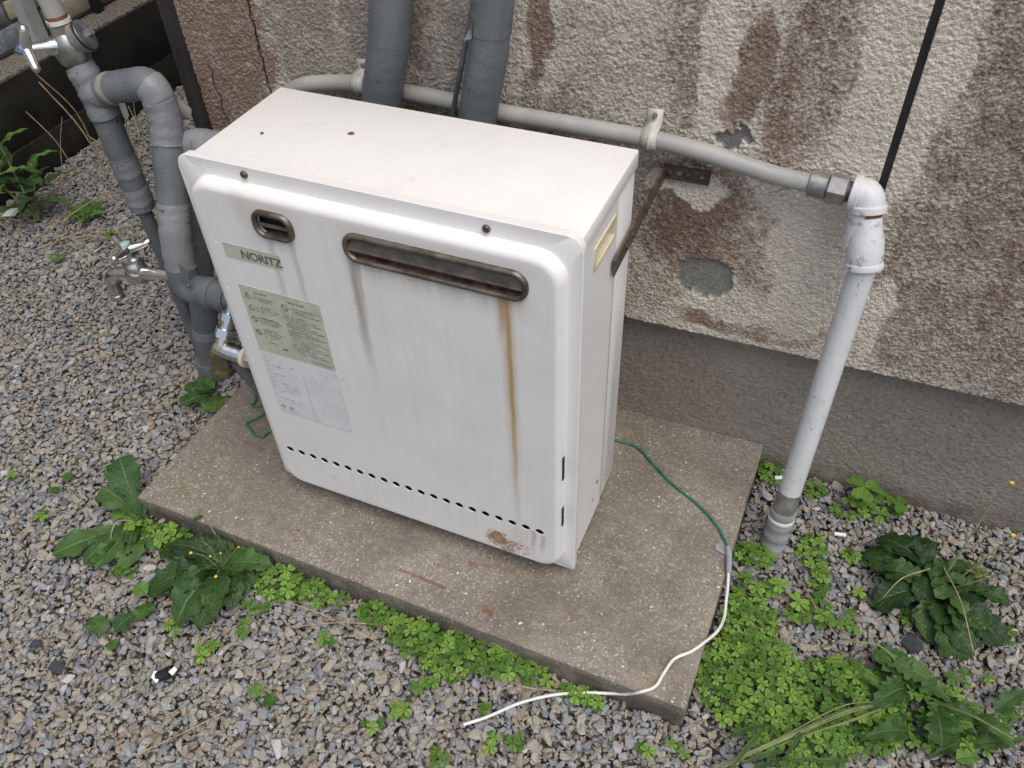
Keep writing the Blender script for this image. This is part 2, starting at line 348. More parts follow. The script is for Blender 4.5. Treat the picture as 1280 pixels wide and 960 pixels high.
def dens(pts, step=.004):
    P = [Vector(p) for p in pts]; out = []
    for a, b in zip(P, P[1:]):
        n = max(1, int((b - a).length / step)); out += [a.lerp(b, k / n) for k in range(n)]
    return out + [P[-1]]
def rr(x0, x1, z0, z1, r, n=6):                             # rounded rectangle (r: number or 4 radii bl, br, tr, tl)
    r = r if hasattr(r, '__len__') else (r,) * 4; out = []
    for (cx, cz, sx, sz, a0, q) in ((x0, z0, 1, 1, 180, r[0]), (x1, z0, -1, 1, 270, r[1]), (x1, z1, -1, -1, 0, r[2]), (x0, z1, 1, -1, 90, r[3])):
        for k in range(n + 1):
            a = R(a0 + 90 * k / n); out.append((cx + sx * q + q * math.cos(a), cz + sz * q + q * math.sin(a)))
    return out
def hsh(i, j, s):
    h = (i.astype(np.int64) * 374761393 + j.astype(np.int64) * 668265263 + s * 1442695041) & 0xffffffff
    h = ((h ^ (h >> 13)) * 1274126177) & 0xffffffff; return ((h ^ (h >> 16)) & 0xffff) / 65535.
def vnoise(x, y, s=0):
    i = np.floor(x); j = np.floor(y); u = x - i; v = y - j; u = u * u * (3 - 2 * u); v = v * v * (3 - 2 * v); i = i.astype(int); j = j.astype(int)
    return (hsh(i, j, s) * (1 - u) + hsh(i + 1, j, s) * u) * (1 - v) + (hsh(i, j + 1, s) * (1 - u) + hsh(i + 1, j + 1, s) * u) * v
def grid_mesh(name, PX, PY, PZ, mat, parent, attrs=None, flip=False, smooth=True):
    nu, nv = PX.shape; co = np.stack([PX, PY, PZ], -1).reshape(-1, 3)
    idx = np.arange(nu * nv).reshape(nu, nv); q = np.stack([idx[:-1, :-1], idx[1:, :-1], idx[1:, 1:], idx[:-1, 1:]], -1).reshape(-1, 4)
    if flip: q = q[:, ::-1]
    me = bpy.data.meshes.new(name); me.vertices.add(len(co)); me.vertices.foreach_set('co', co.ravel()); me.loops.add(q.size); me.loops.foreach_set('vertex_index', q.ravel())
    me.polygons.add(len(q)); me.polygons.foreach_set('loop_start', np.arange(0, q.size, 4)); me.update(calc_edges=True)
    me.polygons.foreach_set('use_smooth', np.full(len(q), smooth))
    for k, a in (attrs or {}).items():
        if a.ndim == 3:
            t = me.attributes.new(k, 'FLOAT_COLOR', 'POINT'); t.data.foreach_set('color', np.concatenate([a.reshape(-1, 3), np.ones((len(co), 1))], 1).ravel())
        else:
            t = me.attributes.new(k, 'FLOAT', 'POINT'); t.data.foreach_set('value', a.ravel())
    me.materials.append(MAT[mat]); o = bpy.data.objects.new(name, me); return link(o, parent)

# ------------------------------------------------------------------ the setting: ground
GZ = -.088
g = MB().add([(-40, -40, GZ), (40, -40, GZ), (40, 40, GZ), (-40, 40, GZ)], [(0, 1, 2, 3)]).build('ground', 'ground', smooth=0); tag(g, kind='structure')

# house wall: two stucco sheets with a sealant joint, exposed mortar patches, foundation below an overhang
YW, YF, ZO, XL, XJ0, XJ1 = .340, .370, .2196, -.255, .8085, .8185
SB = [(-.195,.590,.085,.16,1.25),(-.15,.634,.05,.10,1.1),(-.2,.40,.09,.16,1.1),(.176,.635,.018,.056,.3),(.347,.676,.016,.078,1.),(.334,.587,.018,.027,.5),(.542,.669,.027,.122,.55),(.620,.643,.020,.075,.95),(.615,.584,.016,.033,.5),(.694,.650,.044,.125,.60),(.935,.666,.100,.244,.46),(.965,.445,.14,.20,.46),(1.0,.28,.14,.06,.4),(1.08,.45,.12,.25,.45),(.589,.406,.080,.094,.85),(.551,.309,.044,.036,.6),(.673,.383,.031,.067,.6),(.684,.247,.106,.022,.8),(1.017,.303,.067,.044,.4),(1.1,.6,.15,.3,.6),(.3,.35,.3,.2,.4)]
SG = [(.030,.617,.111,.089,.85),(.213,.628,.067,.078,.75),(.144,.675,.067,.044,.5),(.444,.656,.094,.094,.45),(.547,.669,.024,.1,.4),(.68,.685,.04,.1,.4),(.925,.676,.09,.156,.62),(.963,.435,.14,.20,.5),(1.06,.40,.12,.22,.5),(.563,.428,.073,.089,.7),(.454,.446,.067,.067,.5),(.28,.531,.156,.044,.6),(.1,.4,.2,.2,.6),(1.1,.7,.15,.3,.6)]
SC = [(.795,.623,.042,.156,1.),(.838,.66,.013,.075,.7),(.850,.315,.016,.055,.6),(.567,.474,.047,.018,1.),(.761,.391,.051,.122,1.),(.644,.263,.067,.01,.5),(.58,.673,.014,.111,.8)]
SP = [(.614,.331,.045,.041,1.),(.621,.560,.024,.015,1.)]
def stains(x, z):
    wx = x + .030 * (vnoise(x * 22, z * 12, 3) - .5) + .016 * (vnoise(x * 60, z * 40, 4) - .5) ; wz = z + .05 * (vnoise(x * 15, z * 11, 5) - .5) + .02 * (vnoise(x * 55, z * 45, 6) - .5)
    def blob(L, sh=1.6, X_=wx, Z_=wz):
        o = np.zeros_like(x)
        for (cx, cz, rx, rz, s) in L:
            d = ((X_ - cx) / rx) ** 2 + ((Z_ - cz) / rz) ** 2; t_ = np.clip((sh + .45 - d) / 1.55, 0, 1); o = np.maximum(o, s * t_ * t_ * (3 - 2 * t_))
        return o
    b = blob(SB); g = blob(SG); c = blob(SC)
    fr = .5 * vnoise(x * 48, z * 36, 17) + .3 * vnoise(x * 110, z * 95, 18) + .2 * vnoise(x * 230, z * 210, 19)
    b *= (.55 + .5 * vnoise(x * 30, z * 9, 8)) * (.45 + 1.1 * fr); g *= (.6 + .5 * vnoise(x * 26, z * 9, 9)) * (.6 + .8 * fr)
    hi = np.clip((z - .8) / .3, 0, 1); strk = np.clip(vnoise(x * 14, z * 1.6, 11) * 1.6 - .5, 0, 1)
    b = b * (1 - hi) + hi * strk * .8; g = g * (1 - hi) + hi * np.clip(vnoise(x * 9, z * 1.2, 12) * 1.6 - .5, 0, 1) * .8
    b = np.clip(b + .10, 0, 1) * (1 - c) - .3 * c; g = np.clip(g + .10, 0, 1) * (1 - c) - .3 * c
    px_ = x + .013 * (vnoise(x * 70, z * 70, 13) - .5) + .006 * (vnoise(x * 200, z * 200, 14) - .5); pz_ = z + .013 * (vnoise(x * 60, z * 60, 15) - .5) + .01 * (vnoise(x * 220, z * 220, 16) - .5)
    p = blob(SP, 1.12, px_, pz_)
    return np.stack([b, g, p], -1)
def grain(x, z):
    n = .14 * vnoise(x * 210 + z * 90, z * 230 - x * 70, 21) + .50 * vnoise(x * 420 + z * 160, z * 440 - x * 130, 22) + .36 * vnoise(x * 600 - z * 200, z * 600 + x * 190, 23)
    return np.clip((n - .25) / .5, 0, 1)
def stucco_sheet(name, x0, x1, z0, z1, step, parent, label=None):
    nu, nv = int((x1 - x0) / step) + 1, int((z1 - z0) / step) + 1
    x, z = np.meshgrid(np.linspace(x0, x1, nu), np.linspace(z0, z1, nv), indexing='ij')
    st = stains(x, z); h = grain(x, z); p = np.clip((st[..., 2] - .35) / .25, 0, 1)
    lump = vnoise(x * 45, z * 45, 24)
    y = YW - (.0024 * h ** 1.2 * (.75 + .4 * lump)) * (1 - p * .8) + .0045 * p
    # returns along the sheet's edges so it has depth at the joint, the corner and the drip edge
    x = np.concatenate([x[:1], x, x[-1:]], 0); z = np.concatenate([z[:1], z, z[-1:]], 0); y = np.concatenate([np.full_like(y[:1], YW + .03), y, np.full_like(y[:1], YW + .03)], 0); st = np.concatenate([st[:1], st, st[-1:]], 0); h = np.concatenate([h[:1], h, h[-1:]], 0)
    c = lambda a, e=None: np.concatenate([a[:, :1] if e is None else np.full_like(a[:, :1], e), a], 1)
    x2, z2, y2, h2 = c(x), c(z), c(y, YF + .012), c(h); st2 = np.concatenate([st[:, :1], st], 1)
    o = grid_mesh(name, x2, y2, z2, 'stucco', parent, {'stain': st2, 'grain': h2})
    if label: o['label'] = label
    return o
wall = empty('house_wall', (0, 0, 0)); tag(wall, 'stained cream stucco house wall with grey plinth behind the white heater', 'wall')
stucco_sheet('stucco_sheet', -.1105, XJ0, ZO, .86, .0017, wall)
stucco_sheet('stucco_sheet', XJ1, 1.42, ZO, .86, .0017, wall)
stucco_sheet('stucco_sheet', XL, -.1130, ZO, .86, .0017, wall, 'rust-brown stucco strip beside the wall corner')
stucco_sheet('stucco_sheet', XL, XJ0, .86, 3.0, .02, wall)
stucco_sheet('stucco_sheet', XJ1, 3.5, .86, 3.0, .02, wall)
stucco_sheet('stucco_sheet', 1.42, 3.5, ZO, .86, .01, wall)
MB().box(XJ0, XJ1, YW + .001, YW + .03, ZO, 3.).build('sealant_joint', 'joint', wall, 0)
cr = dens([(-.1118, YW + .006, z) for z in np.linspace(ZO, .86, 40)], .01)
MB().box(-.1130, -.1105, YW + .006, YW + .03, ZO, .86).build('crack', 'joint', wall, 0)
MB().tube([(-.1118 + .0022 * math.sin(k * 1.9) + .0012 * math.sin(k * 5.3), YW - .0016, ZO + .008 * k) for k in range(80)], .0011, 5).build('crack', 'joint', wall)
# hairline crack near the corner
hp = [(-.222 + .004 * math.sin(k * 1.7) + .012 * k / 14, YW - .0022, .55 - .012 * k) for k in range(15)]
MB().tube(hp, .0007, 5).build('crack', 'joint', wall)
x, z = np.meshgrid(np.linspace(XL, 1.5, 780), np.linspace(-.13, .25, 180), indexing='ij')
h = grain(x * 1.25, z * 1.25); y = YF - .0022 * h * (.6 + .6 * vnoise(x * 40, z * 40, 31))
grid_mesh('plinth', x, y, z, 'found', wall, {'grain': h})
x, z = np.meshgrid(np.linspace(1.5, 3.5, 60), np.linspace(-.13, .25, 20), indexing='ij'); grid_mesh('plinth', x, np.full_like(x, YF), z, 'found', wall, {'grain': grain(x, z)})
y, z = np.meshgrid(np.linspace(YW, 5., 120), np.linspace(-.13, 3., 120), indexing='ij'); st = stains(y + 2, z + .6); 
grid_mesh('side_face', np.full_like(y, XL + .001), y, z, 'stucco', wall, {'stain': st, 'grain': grain(y, z)}, flip=True)
MB().box(XL + .004, 3.5, YW + .031, 5., .26, 3.).build('core', 'found', wall, 0)

# neighbour's retaining wall and house
bw = empty('retaining_wall', (-1.33, 1.2, GZ)); tag(bw, 'low blackened concrete retaining wall across the gravel passage', 'wall')
def pb(parent, name, mat, x0, x1, y0, y1, z0, z1, bv=.004):
    l = parent.location; return MB().box(x0 - l.x, x1 - l.x, y0 - l.y, y1 - l.y, z0 - l.z, z1 - l.z).build(name, mat, parent, 35, bv)
for (a, b_) in ((-2.5, -.95), (-.942, .2), (.208, 1.45), (1.458, 2.7), (2.708, 5.0)):
    pb(bw, 'block', 'block', -1.44, -1.302, a, b_, GZ - .05, .0175, .006); pb(bw, 'block', 'block', -1.44, -1.300, a + .35, b_ + .35, .0215, .200, .008)
pb(bw, 'mortar_bed', 'mortar', -1.43, -1.3045, -2.5, 5.3, GZ - .04, .19, 0)
nh = empty('neighbour_house', (-1.6, 1.2, .2)); tag(nh, 'neighbouring house wall clad in grey brick-pattern siding', 'house')
pb(nh, 'backing_wall', 'side_cream', -1.9, -1.405, -2.5, 5, .19, 3.2, 0)
bm0 = None; zz = .2145; row = 0
sidemesh = {}
for row in range(9):
    hgt = .052 if row % 2 == 0 else .046; off = .09 if row % 2 else 0.
    for k in range(9):
        y0 = .25 + off + k * .19; key = (row % 2, 0 if (k + row) % 4 else 1)
        if key not in sidemesh:
            o = MB().box(-.005, .012, 0, .18, 0, hgt).build('brick', 'side_grey' if key[1] == 0 else 'side_cream', nh, 35, .003); sidemesh[key] = o.data
        else: o = link(bpy.data.objects.new('brick', sidemesh[key]), nh)
        o.location = (-1.40 + 1.6, y0 - 1.2, zz - .2)
    zz += hgt + .012
MB().tube(dens([(-1.374, .952, .203), (-1.374, .952, 3.0)], .3), .0285, 4, phase=.78).build('drainpipe', 'white_post'); o = bpy.data.objects['drainpipe']; tag(o, 'pale grey square drainpipe on the neighbour house siding', 'drainpipe')
o = MB().box(-1.388, -1.366, 1.176, 1.204, .203, 2.6).build('metal_post', 'joint', None, 35, .002); tag(o, 'thin black metal post on top of the retaining wall', 'post')
# brown downpipe at the house corner
o = MB().tube([(-.287, .372, GZ), (-.287, .372, .3), (-.279, .372, .7), (-.279, .372, 3.)], .029, 28).build('downpipe', 'downpipe')
tag(o, 'dark brown round downpipe at the house corner', 'downpipe')

# ------------------------------------------------------------------ concrete slab
SLZ = -.025; FL, FR, BR, BL = [np.array(p) for p in ((-.2335, -.1232), (.7415, -.1512), (.7560, .3675), (-.2190, .3675))]
slab = empty('concrete_slab', (.26, .12, GZ)); tag(slab, 'weathered speckled concrete slab under the white heater', 'slab')
nu, nv = 300, 160; u, v = np.meshgrid(np.linspace(0, 1, nu), np.linspace(0, 1, nv), indexing='ij')
# denser towards the edges; a rounded arris and small chips
px_ = (1 - u) * (1 - v) * FL[0] + u * (1 - v) * FR[0] + u * v * BR[0] + (1 - u) * v * BL[0]; py_ = (1 - u) * (1 - v) * FL[1] + u * (1 - v) * FR[1] + u * v * BR[1] + (1 - u) * v * BL[1]
de = np.minimum(np.minimum(u, 1 - u) * .975, v * .5); chip = vnoise(px_ * 60, py_ * 60, 41) * .5 + vnoise(px_ * 170, py_ * 170, 42) * .5
pz_ = SLZ - .0045 * np.clip(1 - de / (.003 + .007 * chip ** 2), 0, 1) ** 2 + .0016 * (vnoise(px_ * 12, py_ * 12, 43) - .5) + .0011 * (vnoise(px_ * 190, py_ * 190, 44) - .5) + .0006 * (vnoise(px_ * 380, py_ * 380, 45) - .5)
L = slab.location; top = grid_mesh('slab_top', px_ - L.x, py_ - L.y, pz_ - L.z, 'concrete', slab)
def skirt():                                                # side faces following the rim
    rim = [(i, 0) for i in range(nu)] + [(nu - 1, j) for j in range(1, nv)] + [(i, nv - 1) for i in range(nu - 2, -1, -1)] + [(0, j) for j in range(nv - 2, 0, -1)]
    K = 7; n = len(rim); cx, cy = .26, .11
    A = np.array([[px_[i, j], py_[i, j], pz_[i, j]] for i, j in rim]); rows = []
    for k in range(K):
        t = k / (K - 1); P = A.copy(); P[:, 2] = A[:, 2] * (1 - t) + (GZ - .02) * t
        s_ = np.arange(n) * .006; w = .003 * (vnoise(s_ * 40, np.full(n, t * 5), 46) - .35) * (t > 0)
        d = P[:, :2] - np.array([cx, cy]); d /= np.linalg.norm(d, axis=1)[:, None]; P[:, :2] += d * w[:, None]; rows.append(P)
    G = np.stack(rows, 1); G = np.concatenate([G, G[:1]], 0)
    grid_mesh('slab_side', G[..., 0] - L.x, G[..., 1] - L.y, G[..., 2] - L.z, 'concrete', slab, flip=True)
skirt()

# ------------------------------------------------------------------ water heater
HW, HH = .5313, .611
heater = empty('water_heater', (0, 0, 0), -.0226); tag(heater, 'white floor-standing outdoor gas water heater with rust-stained front', 'water heater')
MB().box(.008, .5080, .003, .1445, 0, .582).build('case_front', 'case', heater, 35, .003)
bm = bmesh.new(); lo = [[bm.verts.new((.5232, a, b)) for a, b in rr(.003, .1445, 0, .582, .002, 2)], [bm.verts.new((.5232, a, b)) for a, b in rr(.0605, .133, .527, .556, .003, 3)]]; es = []
for l in lo:
    for k in range(len(l)): es.append(bm.edges.new((l[k], l[(k + 1) % len(l)])))
bmesh.ops.triangle_fill(bm, edges=es, use_beauty=True, normal=(1, 0, 0)); bk_ = [bm.verts.new((.5085, q.co.y, q.co.z)) for q in lo[0]]
for k in range(len(bk_)): bm.faces.new((lo[0][k], bk_[k], bk_[(k + 1) % len(bk_)], lo[0][(k + 1) % len(bk_)]))
me = bpy.data.meshes.new('side_panel'); bm.to_mesh(me); bm.free(); me.materials.append(MAT['case']); link(bpy.data.objects.new('side_panel', me), heater)
MB().box(.0085, .5222, .1463, .2125, 0, .582).build('case_rear', 'case', heater, 35, .003)
MB().box(.0065, .5247, .0015, .214, .5755, .600).build('lid', 'case', heater, 35, .0028)
KS = 1.01075
def refit(o):                                              # move a front feature onto the front sheet
    o.data.transform(Matrix(((KS, 0, 0, -.00817), (0, 1, 0, .007), (0, 0, KS, -.01189), (0, 0, 0, 1))))
def cover():
    bm = bmesh.new(); rings = []
    def ring(x0, x1, z0, z1, r, y, n=8): rings.append([bm.verts.new((a, y, b)) for a, b in rr(x0, x1, z0, z1, r, n)])
    fr = (.006, .004, .020, .020)
    ring(.0012, HW - .0012, 0.0012, HH - .0012, fr, .012); ring(.0003, HW - .0003, .0003, HH - .0003, fr, .0010); ring(.0012, HW - .0012, .0012, HH - .0012, fr, 0)
    e = (.0165, .5145, .0105, .5885)
    ring(e[0] - .0025, e[1] + .0025, e[2] - .0025, e[3] + .0025, .0375, 0); ring(e[0] - .0006, e[1] + .0006, e[2] - .0006, e[3] + .0006, .0355, -.0007); ring(*e, .035, -.003)
    for k in range(0, 9):
        t = R(90 * k / 8); i = .0012 + .0095 * (1 - math.cos(t)); ring(e[0] + i, e[1] - i, e[2] + i, e[3] - i, .035 - i * .8, -.0080 - .0100 * math.sin(t))
    i = .016; ring(e[0] + i, e[1] - i, e[2] + i, e[3] - i, .0225, -.018)
    for a, b in zip(rings, rings[1:]):
        n = len(a)
        for k in range(n): bm.faces.new((a[k], a[(k + 1) % n], b[(k + 1) % n], b[k]))
    loops = [rings[-1]]
    def hole(pts): loops.append([bm.verts.new((a * KS - .00817, -.018, b * KS - .01189)) for a, b in pts])
    for k in range(21):
        cx = .055 + .0215 * k; hole([(cx + (.0066) * math.cos(2 * math.pi * q / 16), .1095 + .0058 * math.sin(2 * math.pi * q / 16)) for q in range(16)])
    hole(rr(.128, .172, .541, .568, .011)); hole(rr(.253, .472, .537, .566, .012))
    edges = []
    for l in loops:
        for k in range(len(l)):
            a, b = l[k], l[(k + 1) % len(l)]; ed = bm.edges.get((a, b)) or bm.edges.new((a, b)); edges.append(ed)
    bmesh.ops.triangle_fill(bm, edges=edges, use_beauty=True, use_dissolve=False, normal=(0, -1, 0))
    for l in loops[1:]:
        b = [bm.verts.new((q.co.x, -.0165, q.co.z)) for q in l]; n = len(l)
        for k in range(n): bm.faces.new((l[k], b[k], b[(k + 1) % n], l[(k + 1) % n]))
    bmesh.ops.recalc_face_normals(bm, faces=bm.faces)
    me = bpy.data.meshes.new('front_cover'); bm.to_mesh(me); bm.free()
    f = max(me.polygons, key=lambda p: p.area)
    if f.normal.y > 0: me.flip_normals()
    me.materials.append(MAT['cover']); me.polygons.foreach_set('use_smooth', [True] * len(me.polygons)); me.set_sharp_from_angle(angle=R(40))
    return link(bpy.data.objects.new('front_cover', me), heater)
fc = cover()
MB().box(.040, .490, -.0105, .001, .035, .570).build('inner_chassis', 'dark', heater, 0)
def vent(name, x0, x1, z0, z1, r, slats, label):
    o = None; m = MB(); n = 8; prof = [(.0, -.0245), (.0002, -.0285), (.0016, -.0305), (.0042, -.0312), (.0062, -.0300), (.0070, -.0270), (.0074, -.0205)]
    rings = [[(a, y, b) for a, b in rr(x0 + i, x1 - i, z0 + i, z1 - i, max(r - i, .002), n)] for i, y in prof]
    k = len(rings[0])
    for q in rings: m.v += q
    for j in range(len(rings) - 1):
        for i in range(k): m.f.append((j * k + i, j * k + (i + 1) % k, (j + 1) * k + (i + 1) % k, (j + 1) * k + i))
    o = m.build(name, 'vent', heater, 50); o['label'] = label
    for (za, zb, ya, yb, mt) in slats:
        MB().add([(x0 + .006, ya, za), (x1 - .006, ya, za), (x1 - .006, yb, zb), (x0 + .006, yb, zb), (x0 + .006, ya + .0014, za - .0004), (x1 - .006, ya + .0014, za - .0004), (x1 - .006, yb + .0014, zb - .0004), (x0 + .006, yb + .0014, zb - .0004)],
                 [(0, 1, 2, 3), (7, 6, 5, 4), (4, 5, 1, 0), (1, 5, 6, 2), (2, 6, 7, 3), (3, 7, 4, 0)]).build('louvre', mt, o, 0)
    return o
ev = vent('exhaust_vent', .2465, .4785, .5305, .5715, .0185, [(.5515, .5668, -.0268, -.0200, 'vent'), (.5475, .5512, -.0288, -.0268, 'vent'), (.5420, .5448, -.0262, -.0210, 'vent_rust'), (.5378, .5395, -.0270, -.0200, 'vent_rust')], 'long weathered metal exhaust vent')
iv = vent('intake_vent', .1205, .1785, .5345, .5740, .0165, [(.5520, .5560, -.0280, -.0262, 'vent'), (.5405, .5425, -.0262, -.0200, 'vent_rust')], 'small rounded metal vent')
for (a, b) in ((.103, .600), (.420, .598)):
    o = MB().tube([(a, .0005, b), (a, -.0018, b), (a, -.0034, b), (a, -.0040, b)], [.0049, .0049, .0037, .0010], 14).build('screw', 'screw', heater)
for (a, b) in ((.047, .505), (.041, .43), (.047, .345)):
    MB().tube([(a, -.0248, b), (a, -.0256, b)], [.0016, .0013], 8).build('rivet', 'white_plastic', heater)
# hand hold on the right side: a moulded cream frame round a hollow
m = MB(); prof = [(0, .5233), (.0003, .5245), (.0018, .5249), (.0045, .5247), (.0055, .5235), (.0062, .5105)]
rings = [[(xx, a, b) for a, b in rr(.058 + i, .1355 - i, .5245 + i, .5585 - i, .003, 3)] for i, xx in prof]; k = len(rings[0])
for q in rings: m.v += q
for j in range(len(rings) - 1):
    for i in range(k): m.f.append((j * k + i, j * k + (i + 1) % k, (j + 1) * k + (i + 1) % k, (j + 1) * k + i))
m.f.append(tuple((len(rings) - 1) * k + i for i in range(k)))
hh = m.build('hand_hold', 'cream', heater, 30); hh['label'] = 'cream plastic hand hold'
MB().box(.5110, .5225, .0655, .1285, .5465, .5515).build('grip_ridge', 'cream', hh, 35, .0008)
for (z0, z1) in ((.222, .268), (.118, .160)):
    MB().box(.5120, .5147, -.0100, -.0040, z0, z1).build('side_slot', 'dark', heater, 35, .0006)
for (a, b) in ((.04, .03), (.46, .03), (.04, .17), (.46, .17)):
    MB().box(a, a + .035, b, b + .03, SLZ - .001, .001).build('foot', 'dark', heater, 0)
for (yy, zz) in ((.115, .075), (.12, .068), (.10, .045)): MB().box(.5231, .5236, yy, yy + .008, zz, zz + .002).build('side_louvre', 'dark', heater, 0)
for (a, b, w, lab) in ((.173, .128, .0052, 'curled brown leaf scrap on the heater lid'), (.064, .090, .003, 'dark speck of debris on the heater lid, near its left end')):
    q = Matrix.Rotation(-.0226, 3, 'Z') @ Vector((a, b, .6006)); o = MB().add([q + Vector((-w, 0, 0)), q + Vector((-w * .3, -w * .5, .001)), q + Vector((w * .7, -w * .3, .0022)), q + Vector((w, w * .2, .001)), q + Vector((w * .2, w * .5, .0024)), q + Vector((-w * .6, w * .4, .001))], [(0, 1, 2, 3, 4, 5)]).build('leaf_scrap', 'rust', None, 0); o.modifiers.new('t', 'SOLIDIFY').thickness = .0006; tag(o, lab, 'litter')
# labels
YL = -.0254
def plate(name, mat, x0, x1, z0, z1, parent, label, y=YL):
    o = MB().box(x0, x1, y, y + .0006, z0, z1).build(name, mat, parent, 0); o['label'] = label; return o
bl = plate('brand_label', 'olive', .0575, .1445, .4865, .5095, heater, 'stained olive label lettered NORITZ')
def text(s, size, x, z, y, parent, name, mat, off=.0):
    cu = bpy.data.curves.new('t', 'FONT'); cu.body = s; cu.size = size; cu.offset = off; cu.extrude = .0001; cu.space_character = .96
    t = bpy.data.objects.new('t', cu); COL.objects.link(t); bpy.context.view_layer.update()
    me = bpy.data.meshes.new_from_object(t.evaluated_get(bpy.context.evaluated_depsgraph_get())); bpy.data.objects.remove(t)
    me.transform(Matrix.Translation((x, y, z)) @ Matrix.Rotation(R(90), 4, 'X')); me.materials.clear(); me.materials.append(MAT[mat]); return link(bpy.data.objects.new(name, me), parent)
text('NORITZ', .0172, .0835, .4912, YL - .0002, bl, 'lettering', 'print', .0004)
wl = plate('warning_label', 'olive', .0615, .1878, .3265, .4440, heater, 'olive warning label with icons and small print')
rl = plate('rating_label', 'white_label', .0615, .1895, .2030, .3259, heater, 'faded white rating label')
def printed(lines, parent, mat, name):
    m = MB()
    for (x0, x1, zc, hh_) in lines:
        x_ = x0
        while x_ < x1:
            w = random.uniform(.0010, .0026)
            if random.random() < .86:
                dz = random.uniform(-.0002, .0002); h2 = hh_ * random.uniform(.55, 1.)
                m.add([(x_, YL - .00025, zc + dz), (min(x_ + w * .8, x1), YL - .00025, zc + dz), (min(x_ + w * .8, x1), YL - .00025, zc + dz + h2), (x_, YL - .00025, zc + dz + h2)], [(0, 1, 2, 3)])
            x_ += w
    o = m.build(name, mat, parent, 0); return o
ln = []
for k, zc in enumerate((.4265, .4225, .4105, .4065, .4020, .3905, .3860, .3815, .3700, .3660, .3615, .3570)): ln.append((.080, .116 - .006 * (k % 3), zc, .0017))
for k, zc in enumerate(np.linspace(.4150, .4235, 3)): ln.append((.1395, .183 - .008 * (k % 2), float(zc), .0017))
for k, zc in enumerate(np.linspace(.3420, .4080, 18)): ln.append((.124, .1845 - .011 * ((k * 7) % 3), float(zc), .0016))
ln += [(.082, .104, .4340, .0028), (.138, .162, .4325, .0030), (.086, .112, .3900, .0024), (.084, .098, .3470, .0018), (.105, .114, .3400, .0045), (.15, .185, .3325, .0012)]
o = printed(ln, wl, 'print', 'small_print'); o['kind'] = 'stuff'
def icon(kind, cx, cz, r):
    m = MB()
    def loop(pts, w):
        n = len(pts)
        for i in range(n):
            a = Vector((pts[i][0], 0, pts[i][1])); b = Vector((pts[(i + 1) % n][0], 0, pts[(i + 1) % n][1])); d = (b - a).normalized(); q = Vector((-d.z, 0, d.x)) * w
            m.add([(p_.x, YL - .0003, p_.z) for p_ in (a - q, b - q, b + q, a + q)], [(0, 1, 2, 3)])
    if kind == 'tri': loop([(cx - r, cz - r * .8), (cx + r, cz - r * .8), (cx, cz + r)], .0004); loop([(cx, cz - r * .1), (cx, cz + r * .4)], .0005); loop([(cx - .0004, cz - r * .5), (cx + .0004, cz - r * .5)], .0005)
    else: loop([(cx + r * math.cos(a), cz + r * math.sin(a)) for a in np.linspace(0, 2 * math.pi, 18, False)], .0005); loop([(cx - r * .7, cz + r * .7), (cx + r * .7, cz - r * .7)], .0005)
    m.build('warning_icon' if kind == 'tri' else 'prohibition_icon', 'print', wl, 0)
icon('tri', .0715, .4275, .0050); icon('tri', .0715, .4075, .0050); icon('no', .0715, .3865, .0044); icon('no', .0715, .3630, .0044); icon('no', .1300, .4230, .0052)
ln = [(.0675, .076 + .02 * (k % 2), float(zc), .0015) for k, zc in enumerate(np.linspace(.2260, .3080, 11))] + [(.088, .112, .262 - .004 * k, .0014) for k in range(4)] + [(.080, .118, .2340, .0014), (.078, .112, .2290, .0014), (.068, .1, .2080, .0016), (.135, .15, .292, .0014)]
o = printed(ln, rl, 'print_faint', 'small_print'); o['kind'] = 'stuff'
m = MB()
for (x0, x1, z0, z1) in ((.0655, .0660, .2050, .3180), (.1270, .1275, .2050, .2950), (.1290, .1880, .2860, .2864), (.0655, .1270, .2240, .2243), (.1885, .1889, .2040, .3240), (.0620, .1890, .2034, .2037)): m.add([(x0, YL - .0003, z0), (x1, YL - .0003, z0), (x1, YL - .0003, z1), (x0, YL - .0003, z1)], [(0, 1, 2, 3)])
m.build('ruled_box', 'print_faint', rl, 0)
for cx in (.072, .086): MB().tube([(cx, YL, .216), (cx, YL - .0004, .216)], .0042, 12).build('approval_mark', 'print_faint', rl, 0)
m = MB()
for k in range(14):
    cx, cz = random.choice(((.095, .302), (.17, .312), (.186, .318), (.10, .308))); cx += random.uniform(-.012, .012); cz += random.uniform(-.003, .003); w = random.uniform(.001, .005)
    m.add([(cx, YL - .0004, cz), (cx + w, YL - .0004, cz - .0008), (cx + w * .8, YL - .0004, cz + .0015), (cx - .001, YL - .0004, cz + .001)], [(0, 1, 2, 3)])
o = m.build('scuff', 'olive', rl, 0); o['kind'] = 'stuff'

fronts = [o for o in heater.children if o.name.split('.')[0] in ('exhaust_vent', 'intake_vent', 'rivet', 'brand_label', 'warning_label', 'rating_label')]
for o in fronts + [c for f_ in fronts for c in f_.children]: refit(o)
